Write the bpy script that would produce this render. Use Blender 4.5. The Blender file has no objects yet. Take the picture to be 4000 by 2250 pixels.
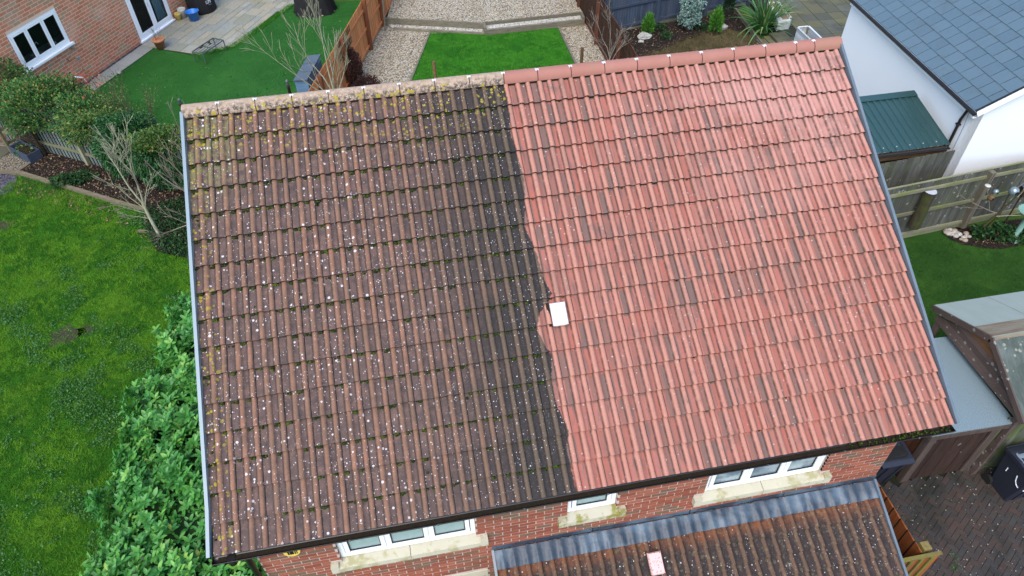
import bpy, math, random
import numpy as np
from mathutils import Matrix, Vector

sc = bpy.context.scene
COL = sc.collection
random.seed(7)
RNG = np.random.default_rng(11)
R = math.radians

# ------------------------------------------------------------------ camera
E = 4.7                                   # height of the eaves above the gardens
CAM = np.array([2.68650, -4.04717, 7.64936 + E])
FPX = 2800.0                              # focal length in pixels of the 4000 px wide picture
YAW, PITCH, ROLL = 0.173079936, 0.787061509, 0.0177267720
def cam_axes():
    f = np.array([math.sin(YAW)*math.cos(PITCH), math.cos(YAW)*math.cos(PITCH), -math.sin(PITCH)])
    r = np.array([math.cos(YAW), -math.sin(YAW), 0.0])
    d = np.cross(f, r)
    c, s = math.cos(ROLL), math.sin(ROLL)
    return c*r + s*d, -s*r + c*d, f
AX_R, AX_D, AX_F = cam_axes()
cd = bpy.data.cameras.new('camera')
cam = bpy.data.objects.new('camera', cd)
COL.objects.link(cam)
cd.sensor_width = 36.0
cd.lens = 36.0*FPX/4000.0
cd.clip_start, cd.clip_end = 0.1, 600.0
m = Matrix.Identity(4)
for i in range(3):
    m[i][0], m[i][1], m[i][2], m[i][3] = AX_R[i], -AX_D[i], -AX_F[i], CAM[i]
cam.matrix_world = m
sc.camera = cam

# ------------------------------------------------------------------ daylight: bright overcast
SUN_EL, SUN_AZ = R(54), R(210)            # azimuth clockwise from +Y
world = bpy.data.worlds.new('World')
sc.world = world
world.use_nodes = True
wn = world.node_tree
wn.nodes.clear()
sky = wn.nodes.new('ShaderNodeTexSky')
sky.sky_type = 'NISHITA'
sky.sun_disc = False
sky.sun_elevation = SUN_EL
sky.sun_rotation = SUN_AZ
sky.air_density = 1.0
sky.dust_density = 1.5
sky.ozone_density = 1.0
bg = wn.nodes.new('ShaderNodeBackground')
bg.inputs['Strength'].default_value = 0.15
wo = wn.nodes.new('ShaderNodeOutputWorld')
wn.links.new(sky.outputs[0], bg.inputs['Color'])
wn.links.new(bg.outputs[0], wo.inputs['Surface'])
sd = bpy.data.lights.new('sun', 'SUN')
sd.energy = 1.1
sd.angle = R(45)
sd.color = (1.0, 0.95, 0.88)
sun = bpy.data.objects.new('sun', sd)
COL.objects.link(sun)
sdir = Vector((math.sin(SUN_AZ)*math.cos(SUN_EL), math.cos(SUN_AZ)*math.cos(SUN_EL), math.sin(SUN_EL)))
sun.rotation_euler = sdir.to_track_quat('Z', 'Y').to_euler()
sun.location = (20, -20, 40)
sc.view_settings.view_transform = 'Standard'
sc.view_settings.look = 'None'
sc.view_settings.exposure = 1.45
sc.view_settings.gamma = 1.0
sc.view_settings.use_curve_mapping = False
sc.render.engine = 'CYCLES'
sc.cycles.max_bounces = 6
sc.cycles.diffuse_bounces = 3
sc.cycles.transparent_max_bounces = 8

# ------------------------------------------------------------------ survey: a pixel of the 4000 px picture to a point at a known height / plane
def ray(u, v):
    return AX_R*((u-2000)/FPX) + AX_D*((v-1125)/FPX) + AX_F
def S(u, v, z=0.0):
    d = ray(u, v)
    q = CAM + d*((z-CAM[2])/d[2])
    return float(q[0]), float(q[1])
def project(P):
    P = np.atleast_2d(np.asarray(P, float)) - CAM
    w = P@AX_F
    return np.stack([FPX*(P@AX_R)/w + 2000, FPX*(P@AX_D)/w + 1125], 1)

# ------------------------------------------------------------------ object helpers
WORLD = {}
def setp(o, label=None, cat=None, group=None, kind=None):
    if label: o['label'] = label
    if cat: o['category'] = cat
    if group: o['group'] = group
    if kind: o['kind'] = kind
    return o
def thing(name, label, cat, loc=(0, 0, 0), group=None):
    o = bpy.data.objects.new(name, None)
    o.empty_display_size = 0.2
    COL.objects.link(o)
    o.location = loc
    WORLD[o] = Matrix.Translation(loc)
    return setp(o, label, cat, group)
def link(name, me, parent=None, M=None, label=None, kind=None):
    o = bpy.data.objects.new(name, me)
    COL.objects.link(o)
    W = M if M is not None else Matrix.Identity(4)
    if parent is not None:
        o.parent = parent
        o.matrix_parent_inverse = WORLD[parent].inverted()
    o.matrix_basis = W
    WORLD[o] = W
    return setp(o, label, kind=kind)

class MB:
    """collects simple shapes and links them as ONE mesh object"""
    def __init__(s):
        s.v, s.f, s.m, s.sm, s.r = [], [], [], [], []
    def add(s, vs, fs, m=0, smooth=False, rnd=None):
        b = len(s.v)
        s.v += [tuple(map(float, p)) for p in vs]
        q = random.random() if rnd is None else rnd
        for f in fs:
            s.f.append(tuple(i+b for i in f)); s.m.append(m); s.sm.append(smooth); s.r.append(q)
        return s
    def obox(s, o, ex, ey, ez, m=0, rnd=None):
        o, ex, ey, ez = (np.array(a, float) for a in (o, ex, ey, ez))
        vs = [o, o+ex, o+ex+ey, o+ey, o+ez, o+ex+ez, o+ex+ey+ez, o+ey+ez]
        fs = [(0, 3, 2, 1), (4, 5, 6, 7), (0, 1, 5, 4), (1, 2, 6, 5), (2, 3, 7, 6), (3, 0, 4, 7)]
        if np.dot(np.cross(ex, ey), ez) < 0:
            fs = [f[::-1] for f in fs]
        return s.add(vs, fs, m, rnd=rnd)
    def box(s, c, d, rz=0.0, m=0, rnd=None):
        cx, sx = math.cos(rz), math.sin(rz)
        ex = np.array([cx, sx, 0])*d[0]; ey = np.array([-sx, cx, 0])*d[1]; ez = np.array([0, 0, 1.0])*d[2]
        return s.obox(np.array(c)-(ex+ey+ez)/2, ex, ey, ez, m, rnd)
    def bar(s, a, b, w, h, m=0, up=(0, 0, 1), rnd=None):
        a, b = np.array(a, float), np.array(b, float)
        d = b-a; up = np.array(up, float)
        x = np.cross(d, up); x /= np.linalg.norm(x)
        z = np.cross(x, d); z /= np.linalg.norm(z)
        return s.obox(a-x*w/2-z*h/2, x*w, d, z*h, m, rnd)
    def prism(s, poly, z0, z1, m=0, bottom=False, rnd=None):
        n = len(poly)
        area = sum(poly[i][0]*poly[(i+1) % n][1]-poly[(i+1) % n][0]*poly[i][1] for i in range(n))
        if area < 0: poly = poly[::-1]
        vs = [(p[0], p[1], z0) for p in poly]+[(p[0], p[1], z1) for p in poly]
        fs = [tuple(range(n, 2*n))]+[(i, (i+1) % n, n+(i+1) % n, n+i) for i in range(n)]
        if bottom: fs.append(tuple(range(n-1, -1, -1)))
        return s.add(vs, fs, m, rnd=rnd)
    def tube(s, pts, rad, n=6, m=0, smooth=True, caps=True, rnd=None):
        pts = [np.array(p, float) for p in pts]
        if not hasattr(rad, '__len__'): rad = [rad]*len(pts)
        vs, fs = [], []
        prev = None
        for i, p in enumerate(pts):
            t = pts[min(i+1, len(pts)-1)]-pts[max(i-1, 0)]
            t = t/(np.linalg.norm(t)+1e-9)
            if prev is None:
                ref = np.array([0, 0, 1.0]) if abs(t[2]) < .9 else np.array([1.0, 0, 0])
                x = np.cross(t, ref)
            else:
                x = prev-t*np.dot(prev, t)
            x /= (np.linalg.norm(x)+1e-9); prev = x
            y = np.cross(t, x)
            for k in range(n):
                a = 2*math.pi*k/n
                vs.append(p+(x*math.cos(a)+y*math.sin(a))*rad[i])
        for i in range(len(pts)-1):
            for k in range(n):
                k2 = (k+1) % n
                fs.append((i*n+k, i*n+k2, (i+1)*n+k2, (i+1)*n+k))
        s.add(vs, fs, m, smooth, rnd)
        if caps:
            s.add(vs[:n], [tuple(range(n-1, -1, -1))], m, False, rnd)
            s.add(vs[-n:], [tuple(range(n))], m, False, rnd)
        return s
    def lathe(s, prof, c, n=16, m=0, smooth=True, axis=None, rnd=None):
        vs, fs = [], []
        for r, z in prof:
            for k in range(n):
                a = 2*math.pi*k/n
                vs.append((c[0]+r*math.cos(a), c[1]+r*math.sin(a), c[2]+z))
        for i in range(len(prof)-1):
            for k in range(n):
                k2 = (k+1) % n
                fs.append((i*n+k, i*n+k2, (i+1)*n+k2, (i+1)*n+k))
        fs2 = []
        if prof[0][0] > 1e-4: fs2.append(tuple(range(n-1, -1, -1)))
        if prof[-1][0] > 1e-4: fs2.append(tuple(range((len(prof)-1)*n, len(prof)*n)))
        b = len(s.v)
        s.add(vs, fs, m, smooth, rnd)
        q = s.r[-1]
        for f in fs2:
            s.f.append(tuple(i+b for i in f)); s.m.append(m); s.sm.append(False); s.r.append(q)
        return s
    def blob(s, c, r, jit=0.15, n=7, rows=5, m=0, rnd=None, smooth=True):
        vs, fs = [(c[0], c[1], c[2]-r[2])], []
        for i in range(1, rows):
            ph = -math.pi/2+math.pi*i/rows
            for k in range(n):
                a = 2*math.pi*(k+.5*(i % 2))/n
                j = 1+random.uniform(-jit, jit)
                vs.append((c[0]+r[0]*math.cos(ph)*math.cos(a)*j, c[1]+r[1]*math.cos(ph)*math.sin(a)*j, c[2]+r[2]*math.sin(ph)*j))
        vs.append((c[0], c[1], c[2]+r[2]))
        for k in range(n):
            fs.append((0, 1+(k+1) % n, 1+k))
        for i in range(rows-2):
            for k in range(n):
                a, b = 1+i*n+k, 1+i*n+(k+1) % n
                fs.append((a, b, b+n, a+n))
        top = len(vs)-1; o = 1+(rows-2)*n
        for k in range(n):
            fs.append((o+k, o+(k+1) % n, top))
        return s.add(vs, fs, m, smooth, rnd)
    def mesh(s, name, mats):
        me = bpy.data.meshes.new(name)
        me.from_pydata(s.v, [], s.f)
        for mt in (mats if isinstance(mats, (list, tuple)) else [mats]):
            me.materials.append(mt)
        me.polygons.foreach_set('material_index', s.m)
        me.polygons.foreach_set('use_smooth', s.sm)
        at = me.attributes.new('rnd', 'FLOAT', 'FACE')
        at.data.foreach_set('value', s.r)
        me.update()
        return me
    def build(s, name, mats, parent=None, label=None, cat=None, group=None, kind=None):
        o = link(name, s.mesh(name, mats), parent)
        return setp(o, label, cat, group, kind)

def fast_mesh(name, V, F, mat, rnd=None, smooth=False, roll=None):
    """V (n,3) array, F (m,k) array of equal sized faces"""
    V = np.asarray(V, np.float32); F = np.asarray(F, np.int32)
    me = bpy.data.meshes.new(name)
    me.vertices.add(len(V)); me.vertices.foreach_set('co', V.ravel())
    k = F.shape[1]
    me.loops.add(F.size); me.loops.foreach_set('vertex_index', F.ravel())
    me.polygons.add(len(F)); me.polygons.foreach_set('loop_start', np.arange(0, F.size, k, dtype=np.int32))
    if smooth is not False:
        me.polygons.foreach_set('use_smooth', np.broadcast_to(np.asarray(smooth, bool), (len(F),)).copy())
    else:
        me.polygons.foreach_set('use_smooth', np.zeros(len(F), bool))
    me.materials.append(mat)
    if rnd is not None:
        at = me.attributes.new('rnd', 'FLOAT', 'FACE'); at.data.foreach_set('value', np.asarray(rnd, np.float32))
    if roll is not None:
        at = me.attributes.new('roll', 'FLOAT', 'POINT'); at.data.foreach_set('value', np.asarray(roll, np.float32))
    me.update(calc_edges=True)
    return me

def in_poly(P, poly):
    x, y = P[:, 0], P[:, 1]
    r = np.zeros(len(P), bool)
    n = len(poly)
    for i in range(n):
        x0, y0 = poly[i]; x1, y1 = poly[(i+1) % n]
        c = ((y0 > y) != (y1 > y)) & (x < (x1-x0)*(y-y0)/((y1-y0) or 1e-9)+x0)
        r ^= c
    return r
def scatter(poly, n):
    p = np.array(poly); lo, hi = p.min(0), p.max(0)
    out = []
    while sum(map(len, out)) < n:
        q = RNG.uniform(lo, hi, (n*2, 2)); out.append(q[in_poly(q, poly)])
    return np.concatenate(out)[:n]
def unit(a):
    return a/(np.linalg.norm(a, axis=-1, keepdims=True)+1e-9)

# ------------------------------------------------------------------ material helpers
class NT:
    def __init__(s, name, rough=0.8, spec=0.3):
        s.mat = bpy.data.materials.new(name)
        s.mat.use_nodes = True
        s.t = s.mat.node_tree
        s.b = s.t.nodes['Principled BSDF']
        s.b.inputs['Roughness'].default_value = rough
        s.b.inputs['Specular IOR Level'].default_value = spec
        s._pos = None
    def n(s, typ, **kw):
        nd = s.t.nodes.new(typ)
        for k, v in kw.items(): setattr(nd, k, v)
        return nd
    def put(s, sock, val):
        if isinstance(val, bpy.types.NodeSocket): s.t.links.new(val, sock)
        elif isinstance(val, (tuple, list)) and len(val) == 3 and sock.type == 'RGBA': sock.default_value = (*val, 1)
        else: sock.default_value = val
    def pos(s):
        if s._pos is None: s._pos = s.n('ShaderNodeNewGeometry').outputs['Position']
        return s._pos
    def xyz(s, v=None):
        nd = s.n('ShaderNodeSeparateXYZ'); s.put(nd.inputs[0], v or s.pos()); return nd.outputs
    def vec(s, x, y, z=0.0):
        nd = s.n('ShaderNodeCombineXYZ')
        for i, a in enumerate((x, y, z)): s.put(nd.inputs[i], a)
        return nd.outputs[0]
    def scale(s, v, k):
        nd = s.n('ShaderNodeVectorMath', operation='MULTIPLY'); s.put(nd.inputs[0], v); nd.inputs[1].default_value = k; return nd.outputs[0]
    def noise(s, scale, detail=3.0, rough=0.55, v=None, dist=0.0):
        nd = s.n('ShaderNodeTexNoise'); s.put(nd.inputs['Vector'], v or s.pos())
        nd.inputs['Scale'].default_value = scale; nd.inputs['Detail'].default_value = detail
        nd.inputs['Roughness'].default_value = rough; nd.inputs['Distortion'].default_value = dist
        return nd.outputs['Fac']
    def voro(s, scale, v=None, feature='F1', out='Distance', rnd=1.0):
        nd = s.n('ShaderNodeTexVoronoi', feature=feature); s.put(nd.inputs['Vector'], v or s.pos())
        nd.inputs['Scale'].default_value = scale; nd.inputs['Randomness'].default_value = rnd
        return nd.outputs[out]
    def voro2(s, scale, v=None):
        nd = s.n('ShaderNodeTexVoronoi'); s.put(nd.inputs['Vector'], v or s.pos()); nd.inputs['Scale'].default_value = scale
        return nd.outputs['Distance'], nd.outputs['Color']
    def white(s, v):
        nd = s.n('ShaderNodeTexWhiteNoise', noise_dimensions='3D'); s.put(nd.inputs['Vector'], v); return nd.outputs
    def math(s, op, a, b=0.0, c=0.0, clamp=False):
        nd = s.n('ShaderNodeMath', operation=op, use_clamp=clamp)
        for i, x in enumerate((a, b, c)): s.put(nd.inputs[i], x)
        return nd.outputs[0]
    def step(s, val, a, b):
        """smooth 0..1 as val goes from a to b"""
        nd = s.n('ShaderNodeMapRange', interpolation_type='SMOOTHSTEP')
        s.put(nd.inputs['Value'], val); nd.inputs['From Min'].default_value = a; nd.inputs['From Max'].default_value = b
        return nd.outputs[0]
    def ramp(s, fac, stops, mode='LINEAR'):
        nd = s.n('ShaderNodeValToRGB'); cr = nd.color_ramp; cr.interpolation = mode
        while len(cr.elements) < len(stops): cr.elements.new(.5)
        for e, (p, c) in zip(cr.elements, stops): e.position = p; e.color = (*c, 1)
        s.put(nd.inputs[0], fac); return nd.outputs[0]
    def mix(s, f, a, b, mode='MIX'):
        nd = s.n('ShaderNodeMix', data_type='RGBA', blend_type=mode)
        s.put(nd.inputs[0], f); s.put(nd.inputs[6], a); s.put(nd.inputs[7], b); return nd.outputs[2]
    def attr(s, name):
        return s.n('ShaderNodeAttribute', attribute_name=name).outputs['Fac']
    def rnd(s):
        """random per piece: object random plus the face attribute of joined pieces"""
        a = s.n('ShaderNodeObjectInfo').outputs['Random']
        return s.math('FRACT', s.math('ADD', a, s.attr('rnd')))
    def bump(s, h, strength=0.3, dist=0.01):
        nd = s.n('ShaderNodeBump'); nd.inputs['Strength'].default_value = strength; nd.inputs['Distance'].default_value = dist
        s.put(nd.inputs['Height'], h); s.t.links.new(nd.outputs[0], s.b.inputs['Normal']); return s
    def col(s, c):
        s.put(s.b.inputs['Base Color'], c); return s
    def inp(s, k, v):
        s.put(s.b.inputs[k], v); return s

def simple(name, c, rough=0.6, spec=0.3, var=0.12, scale=6.0, metal=0.0, bump=0.0):
    t = NT(name, rough, spec)
    n = t.noise(scale, 4)
    t.col(t.mix(n, tuple(x*(1-var) for x in c), tuple(min(1, x*(1+var)) for x in c)))
    t.b.inputs['Metallic'].default_value = metal
    if bump: t.bump(t.noise(scale*12, 4), bump, 0.01)
    return t.mat
# ------------------------------------------------------------------ materials
SL = 0.541269440                          # roof slope
GA = 0.33554                              # tile gauge
CA, SA = math.cos(SL), math.sin(SL)

def border_curve(t, y):
    """x of the edge between the uncleaned and the cleaned part of the roof"""
    pts = [(0.0, 4.117), (.28, 4.105), (.443, 4.092), (.585, 4.152), (.829, 4.098), (.887, 4.066), (1.166, 4.058), (1.416, 4.124), (1.505, 4.05),
           (1.706, 3.998), (1.872, 4.061), (2.06, 4.261), (2.298, 4.176), (2.492, 4.16), (2.903, 4.067), (3.06, 4.122), (3.397, 4.166), (3.782, 4.136),
           (3.969, 4.104), (4.255, 4.143), (4.577, 4.135), (4.8, 4.14)]
    nd = t.n('ShaderNodeFloatCurve')
    cv = nd.mapping.curves[0]
    while len(cv.points) < len(pts): cv.points.new(.5, .5)
    for p, (a, b) in zip(cv.points, pts): p.location = (a/4.8, (b-3.9)/.4); p.handle_type = 'VECTOR'
    nd.mapping.update()
    t.put(nd.inputs['Value'], t.math('DIVIDE', y, 4.8))
    return t.math('MULTIPLY_ADD', nd.outputs[0], .4, 3.9)

def lichen(t, scale, size, thr, dens):
    """0..1 mask of small round spots of uneven size"""
    d, c = t.voro2(scale)
    ch = t.n('ShaderNodeSeparateColor'); t.put(ch.inputs[0], c)
    r = t.math('MULTIPLY', t.math('POWER', ch.outputs[0], 3.0), size)
    jag = t.math('MULTIPLY', t.math('SUBTRACT', t.noise(scale*4, 2), .5), .18)
    m = t.math('LESS_THAN', t.math('ADD', d, jag), r)
    on = t.math('GREATER_THAN', t.math('ADD', ch.outputs[1], t.math('MULTIPLY', t.math('SUBTRACT', t.noise(dens, 2), .5), 1.6)), thr)
    return t.math('MULTIPLY', m, on)

def tile_material(name, porch=False):
    t = NT(name, .82, .25)
    x, y, z = t.xyz()
    tw = .335 if porch else .30
    roll = t.attr('roll')
    cell = t.vec(t.math('FLOOR', t.math('DIVIDE', x, tw)), t.math('FLOOR', t.math('DIVIDE', t.math('ADD', y, .004), GA*CA if not porch else .25)), 0.0)
    w = t.white(cell)
    pcell = t.vec(t.math('FLOOR', t.math('DIVIDE', t.math('SUBTRACT', x, .02), tw/2)), t.math('FLOOR', t.math('DIVIDE', t.math('ADD', y, .004), GA*CA if not porch else .25)), 3.0)
    w2 = t.white(pcell)
    big = t.noise(1.1, 3); fine = t.noise(90, 3, .7); mid = t.noise(9, 4, .65)
    streak = t.noise(7, 3, .6, t.scale(t.pos(), (3.2, .45, .45)))
    # uncleaned
    pan = t.ramp(mid, [(.25, (.036, .027, .027)), (.5, (.078, .052, .046)), (.75, (.15, .085, .066))])
    pan = t.mix(t.math('MULTIPLY', w2['Value'], .25), pan, (.13, .085, .07))
    rl = t.ramp(t.noise(5, 4, .6), [(.25, (.12, .066, .044)), (.5, (.2, .1, .062)), (.75, (.26, .125, .08))])
    rl = t.mix(t.math('MULTIPLY', w['Value'], .5), rl, (.115, .08, .055))
    rf = t.step(t.math('ADD', roll, t.math('MULTIPLY', t.math('SUBTRACT', t.noise(30, 4, .7), .5), 1.5)), .1, .85)
    dirty = t.mix(rf, pan, rl)
    if porch:
        oran = t.math('MULTIPLY', t.step(t.math('ADD', y, t.math('MULTIPLY', t.math('SUBTRACT', big, .5), .25)), -.12, .12), .9)
        dirty = t.mix(.72, dirty, t.mix(rf, (.008, .009, .011), (.07, .045, .03)))
        dirty = t.mix(t.math('MULTIPLY', oran, t.step(mid, .25, .7)), dirty, (.17, .058, .022))
    else:
        st = t.math('MULTIPLY', t.step(t.math('ADD', x, t.math('MULTIPLY', t.math('SUBTRACT', big, .5), 2.0)), 2.3, 3.9), .9)
        dirty = t.mix(st, dirty, t.mix(t.math('MULTIPLY', rf, .75), (.018, .018, .018), (.1, .075, .048)))
        vl = t.math('MULTIPLY', t.math('SUBTRACT', 1.0, t.step(x, .25, .8)), t.step(y, 3.2, 4.2))
        dirty = t.mix(t.math('MULTIPLY', vl, t.step(mid, .4, .62)), dirty, (.15, .14, .06))
    dirty = t.mix(t.math('MULTIPLY', t.step(fine, .55, .72), .6), dirty, (.025, .02, .02))
    dirty = t.mix(t.math('MULTIPLY', t.step(t.noise(60, 2), .62, .7), .35), dirty, (.22, .17, .14))
    l1 = t.math('MULTIPLY', lichen(t, 24, .44, .66, 2.2), t.math('SUBTRACT', 1.0, t.step(x, 1.6, 3.6))); l2 = lichen(t, 52, .42, .58, 1.6)
    lm = t.math('MULTIPLY', lichen(t, 40, .42, .66, 3.0), t.math('SUBTRACT', 1.0, t.math('MULTIPLY', rf, .7))) if porch else t.math('MAXIMUM', l1, l2)
    dirty = t.mix(t.math('MULTIPLY', lm, .9), dirty, (.5, .47, .47))
    yl = lichen(t, 26, .75, .36, 4.0)
    if porch:
        dirty = t.mix(t.math('MULTIPLY', yl, .2), dirty, (.2, .19, .1))
        out = dirty
    else:
        ya = t.math('ADD', t.step(t.math('ADD', y, t.math('MULTIPLY', big, .6)), 4.0, 4.9), t.math('SUBTRACT', 1.0, t.step(x, .05, .35)))
        dirty = t.mix(t.math('MULTIPLY', t.math('MULTIPLY', yl, ya, clamp=True), .95), dirty, (.27, .21, .02))
        # cleaned
        cp = t.ramp(w2['Value'], [(0, (.135, .084, .07)), (.25, (.2, .09, .07)), (.55, (.28, .092, .067)), (1, (.28, .115, .09))])
        cp = t.mix(t.math('MULTIPLY', t.step(streak, .48, .72), .75), cp, (.1, .075, .066))
        cr = t.mix(t.noise(4, 3), (.32, .132, .095), (.4, .195, .145))
        cr = t.mix(t.math('MULTIPLY', t.step(w['Value'], .8, .95), .5), cr, (.2, .115, .09))
        cf = t.step(t.math('ADD', roll, t.math('MULTIPLY', t.math('SUBTRACT', mid, .5), .4)), .1, .6)
        clean = t.mix(cf, cp, cr)
        pale = t.math('MULTIPLY', t.math('MULTIPLY', t.step(x, 5.0, 7.5), t.step(y, 1.8, 4.0)), t.step(t.noise(.9, 3), .35, .65))
        clean = t.mix(t.math('MULTIPLY', pale, .75), clean, (.42, .22, .185))
        grey = t.math('MULTIPLY', t.step(t.noise(1.7, 4, .65), .55, .75), t.step(mid, .35, .6))
        clean = t.mix(t.math('MULTIPLY', grey, .6), clean, (.11, .082, .073))
        clean = t.mix(t.math('MULTIPLY', t.step(t.noise(75, 2), .66, .72), .6), clean, (.06, .038, .03))
        clean = t.mix(t.math('MULTIPLY', lichen(t, 30, .34, .72, 1.5), .8), clean, (.42, .36, .33))
        bx = t.math('ADD', border_curve(t, y), t.math('MULTIPLY', t.math('SUBTRACT', t.noise(22, 3), .5), .05))
        cl = t.step(t.math('SUBTRACT', x, bx), -.006, .012)
        out = t.mix(cl, dirty, clean)
    xm = t.math('FRACT', t.math('DIVIDE', x, tw))
    g1 = t.math('SUBTRACT', 1.0, t.step(t.math('ABSOLUTE', t.math('SUBTRACT', xm, .287)), .0, .075))
    g2 = t.math('SUBTRACT', 1.0, t.step(t.math('ABSOLUTE', t.math('SUBTRACT', xm, .752)), .0, .06))
    gr = t.math('MULTIPLY', t.math('MAXIMUM', g1, g2), t.step(mid, .2, .6))
    out = t.mix(t.math('MULTIPLY', gr, .72), out, (.022, .015, .013))
    out = t.mix(t.math('MULTIPLY', t.step(roll, -.1, -.8), .8), out, (.02, .014, .011))  # shadow line below each course, painted onto the tile nose faces
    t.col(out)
    t.bump(t.math('ADD', t.math('MULTIPLY', fine, .5), t.math('MULTIPLY', lm, .4)), .35, .006)
    return t.mat

def ridge_material():
    t = NT('ridge_tile', .8, .25)
    x, y, z = t.xyz()
    clean = t.mix(t.noise(3, 4), (.26, .105, .08), (.32, .155, .12))
    clean = t.mix(t.math('MULTIPLY', t.step(t.noise(2.2, 4, .7), .58, .75), .5), clean, (.22, .16, .09))
    clean = t.mix(t.math('MULTIPLY', t.step(t.noise(70, 2), .68, .74), .5), clean, (.15, .1, .08))
    end = t.math('MULTIPLY', t.step(x, 8.62, 8.64), t.step(t.noise(30, 4, .7), .5, .62))
    clean = t.mix(t.math('MULTIPLY', end, .7), clean, (.2, .17, .08))
    nz = t.noise(14, 4, .7)
    dirty = t.mix(nz, (.3, .215, .155), (.4, .3, .22))
    low = t.step(t.math('ADD', z, t.math('MULTIPLY', t.math('SUBTRACT', nz, .5), .12)), E+2.9, E+2.8)
    dirty = t.mix(t.math('MULTIPLY', low, t.step(t.noise(24, 4, .7), .38, .58)), dirty, (.075, .062, .055))
    dirty = t.mix(t.math('MULTIPLY', t.math('MULTIPLY', low, lichen(t, 22, .95, .3, 3.5)), .95), dirty, (.29, .225, .03))
    dirty = t.mix(t.math('MULTIPLY', lichen(t, 40, .4, .75, 2.5), .85), dirty, (.42, .4, .36))
    t.col(t.mix(t.step(x, 4.13, 4.15), dirty, clean))
    t.bump(t.noise(80, 3, .7), .3, .006)
    return t.mat

def brick_material(name, cols, tan, tanp, pale=0.0):
    t = NT(name, .85, .2)
    r = t.rnd()
    w = t.white(t.vec(r, 0.3, .7))
    c = t.ramp(r, [(i/(len(cols)-1), k) for i, k in enumerate(cols)])
    c = t.mix(t.math('GREATER_THAN', w['Value'], 1-tanp), c, tan)
    c = t.mix(t.math('MULTIPLY', t.step(t.noise(1.3, 4), .45, .75), .35), c, tan)
    c = t.mix(t.math('MULTIPLY', t.noise(45, 4, .7), .5), c, tuple(k*.62 for k in cols[0]))
    if pale: c = t.mix(t.math('MULTIPLY', t.step(t.noise(.8, 3), .5, .75), pale), c, (.62, .5, .4))
    t.col(c); t.bump(t.noise(110, 3, .7), .4, .004)
    return t.mat

def wood_material(name, c0, c1, green=None, gamt=0.0, rough=.85, dirs=(22, 22, 1.6), spots=0.0):
    t = NT(name, rough, .2)
    g = t.noise(1.0, 5, .65, t.scale(t.pos(), dirs), .4)
    c = t.mix(t.step(g, .3, .72), c0, c1)
    r = t.rnd()
    c = t.mix(t.math('MULTIPLY', r, .6), c, tuple(k*.5 for k in c0))
    if green is not None:
        c = t.mix(t.math('MULTIPLY', t.step(t.noise(2.6, 4, .65), .42, .68), gamt), c, green)
    if spots:
        c = t.mix(t.math('MULTIPLY', lichen(t, 12, .5, .5, 2.0), spots), c, (.45, .46, .42))
    t.col(c); t.bump(g, .35, .01)
    return t.mat

def leaf_material(name, stops, rough=.45, spec=.4, vein=0.0, trans=0.25):
    t = NT(name, rough, spec)
    r = t.rnd()
    c = t.ramp(r, stops)
    c = t.mix(t.math('MULTIPLY', t.noise(3.0, 3), .4), c, tuple(k*.6 for k in stops[0][1]))
    t.col(c)
    t.b.inputs['Subsurface Weight'].default_value = 0.0
    if trans:
        tr = t.n('ShaderNodeBsdfTranslucent'); t.put(tr.inputs[0], c)
        mx = t.n('ShaderNodeMixShader'); mx.inputs[0].default_value = trans
        t.t.links.new(t.b.outputs[0], mx.inputs[1]); t.t.links.new(tr.outputs[0], mx.inputs[2])
        t.t.links.new(mx.outputs[0], t.t.nodes['Material Output'].inputs['Surface'])
    return t.mat

def lawn_material(name, a, b, c, scale=.7, fine=55, rough=.9):
    t = NT(name, rough, .1)
    n1 = t.noise(scale, 5, .6); n2 = t.noise(fine, 4, .75); n3 = t.noise(scale*5, 4, .6)
    k = t.ramp(n1, [(.3, a), (.5, b), (.68, c)])
    k = t.mix(t.math('MULTIPLY', t.step(n3, .45, .7), .45), k, a)
    k = t.mix(t.math('MULTIPLY', t.step(n2, .5, .75), .6), k, tuple(x*.35 for x in a))
    t.col(k); t.bump(n2, .8, .03)
    return t.mat

def gravel_material(name, stops, scale=55, dark=.5, big=None):
    t = NT(name, .85, .2)
    d, c = t.voro2(scale)
    s = t.n('ShaderNodeSeparateColor'); t.put(s.inputs[0], c)
    k = t.ramp(s.outputs[0], stops)
    k = t.mix(t.math('MULTIPLY', t.step(d, .42, .75), dark), k, tuple(x*.28 for x in stops[0][1]))
    k = t.mix(t.math('MULTIPLY', t.step(t.noise(1.4, 4), .5, .75), .3), k, big or stops[0][1])
    t.col(k); t.bump(t.math('SUBTRACT', 1.0, d), .9, .025)
    return t.mat

def slab_material(name, cols, stain, stamt, grain=(3, 3, 3)):
    t = NT(name, .75, .3)
    c = t.ramp(t.rnd(), [(i/(len(cols)-1), k) for i, k in enumerate(cols)], 'LINEAR')
    g = t.noise(3.5, 5, .7, t.scale(t.pos(), grain))
    c = t.mix(t.math('MULTIPLY', t.step(g, .4, .75), .4), c, tuple(k*.62 for k in cols[0]))
    c = t.mix(t.math('MULTIPLY', t.step(t.noise(1.1, 4, .65), .48, .7), stamt), c, stain)
    t.col(c); t.bump(t.noise(35, 4, .7), .25, .006)
    return t.mat

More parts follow.
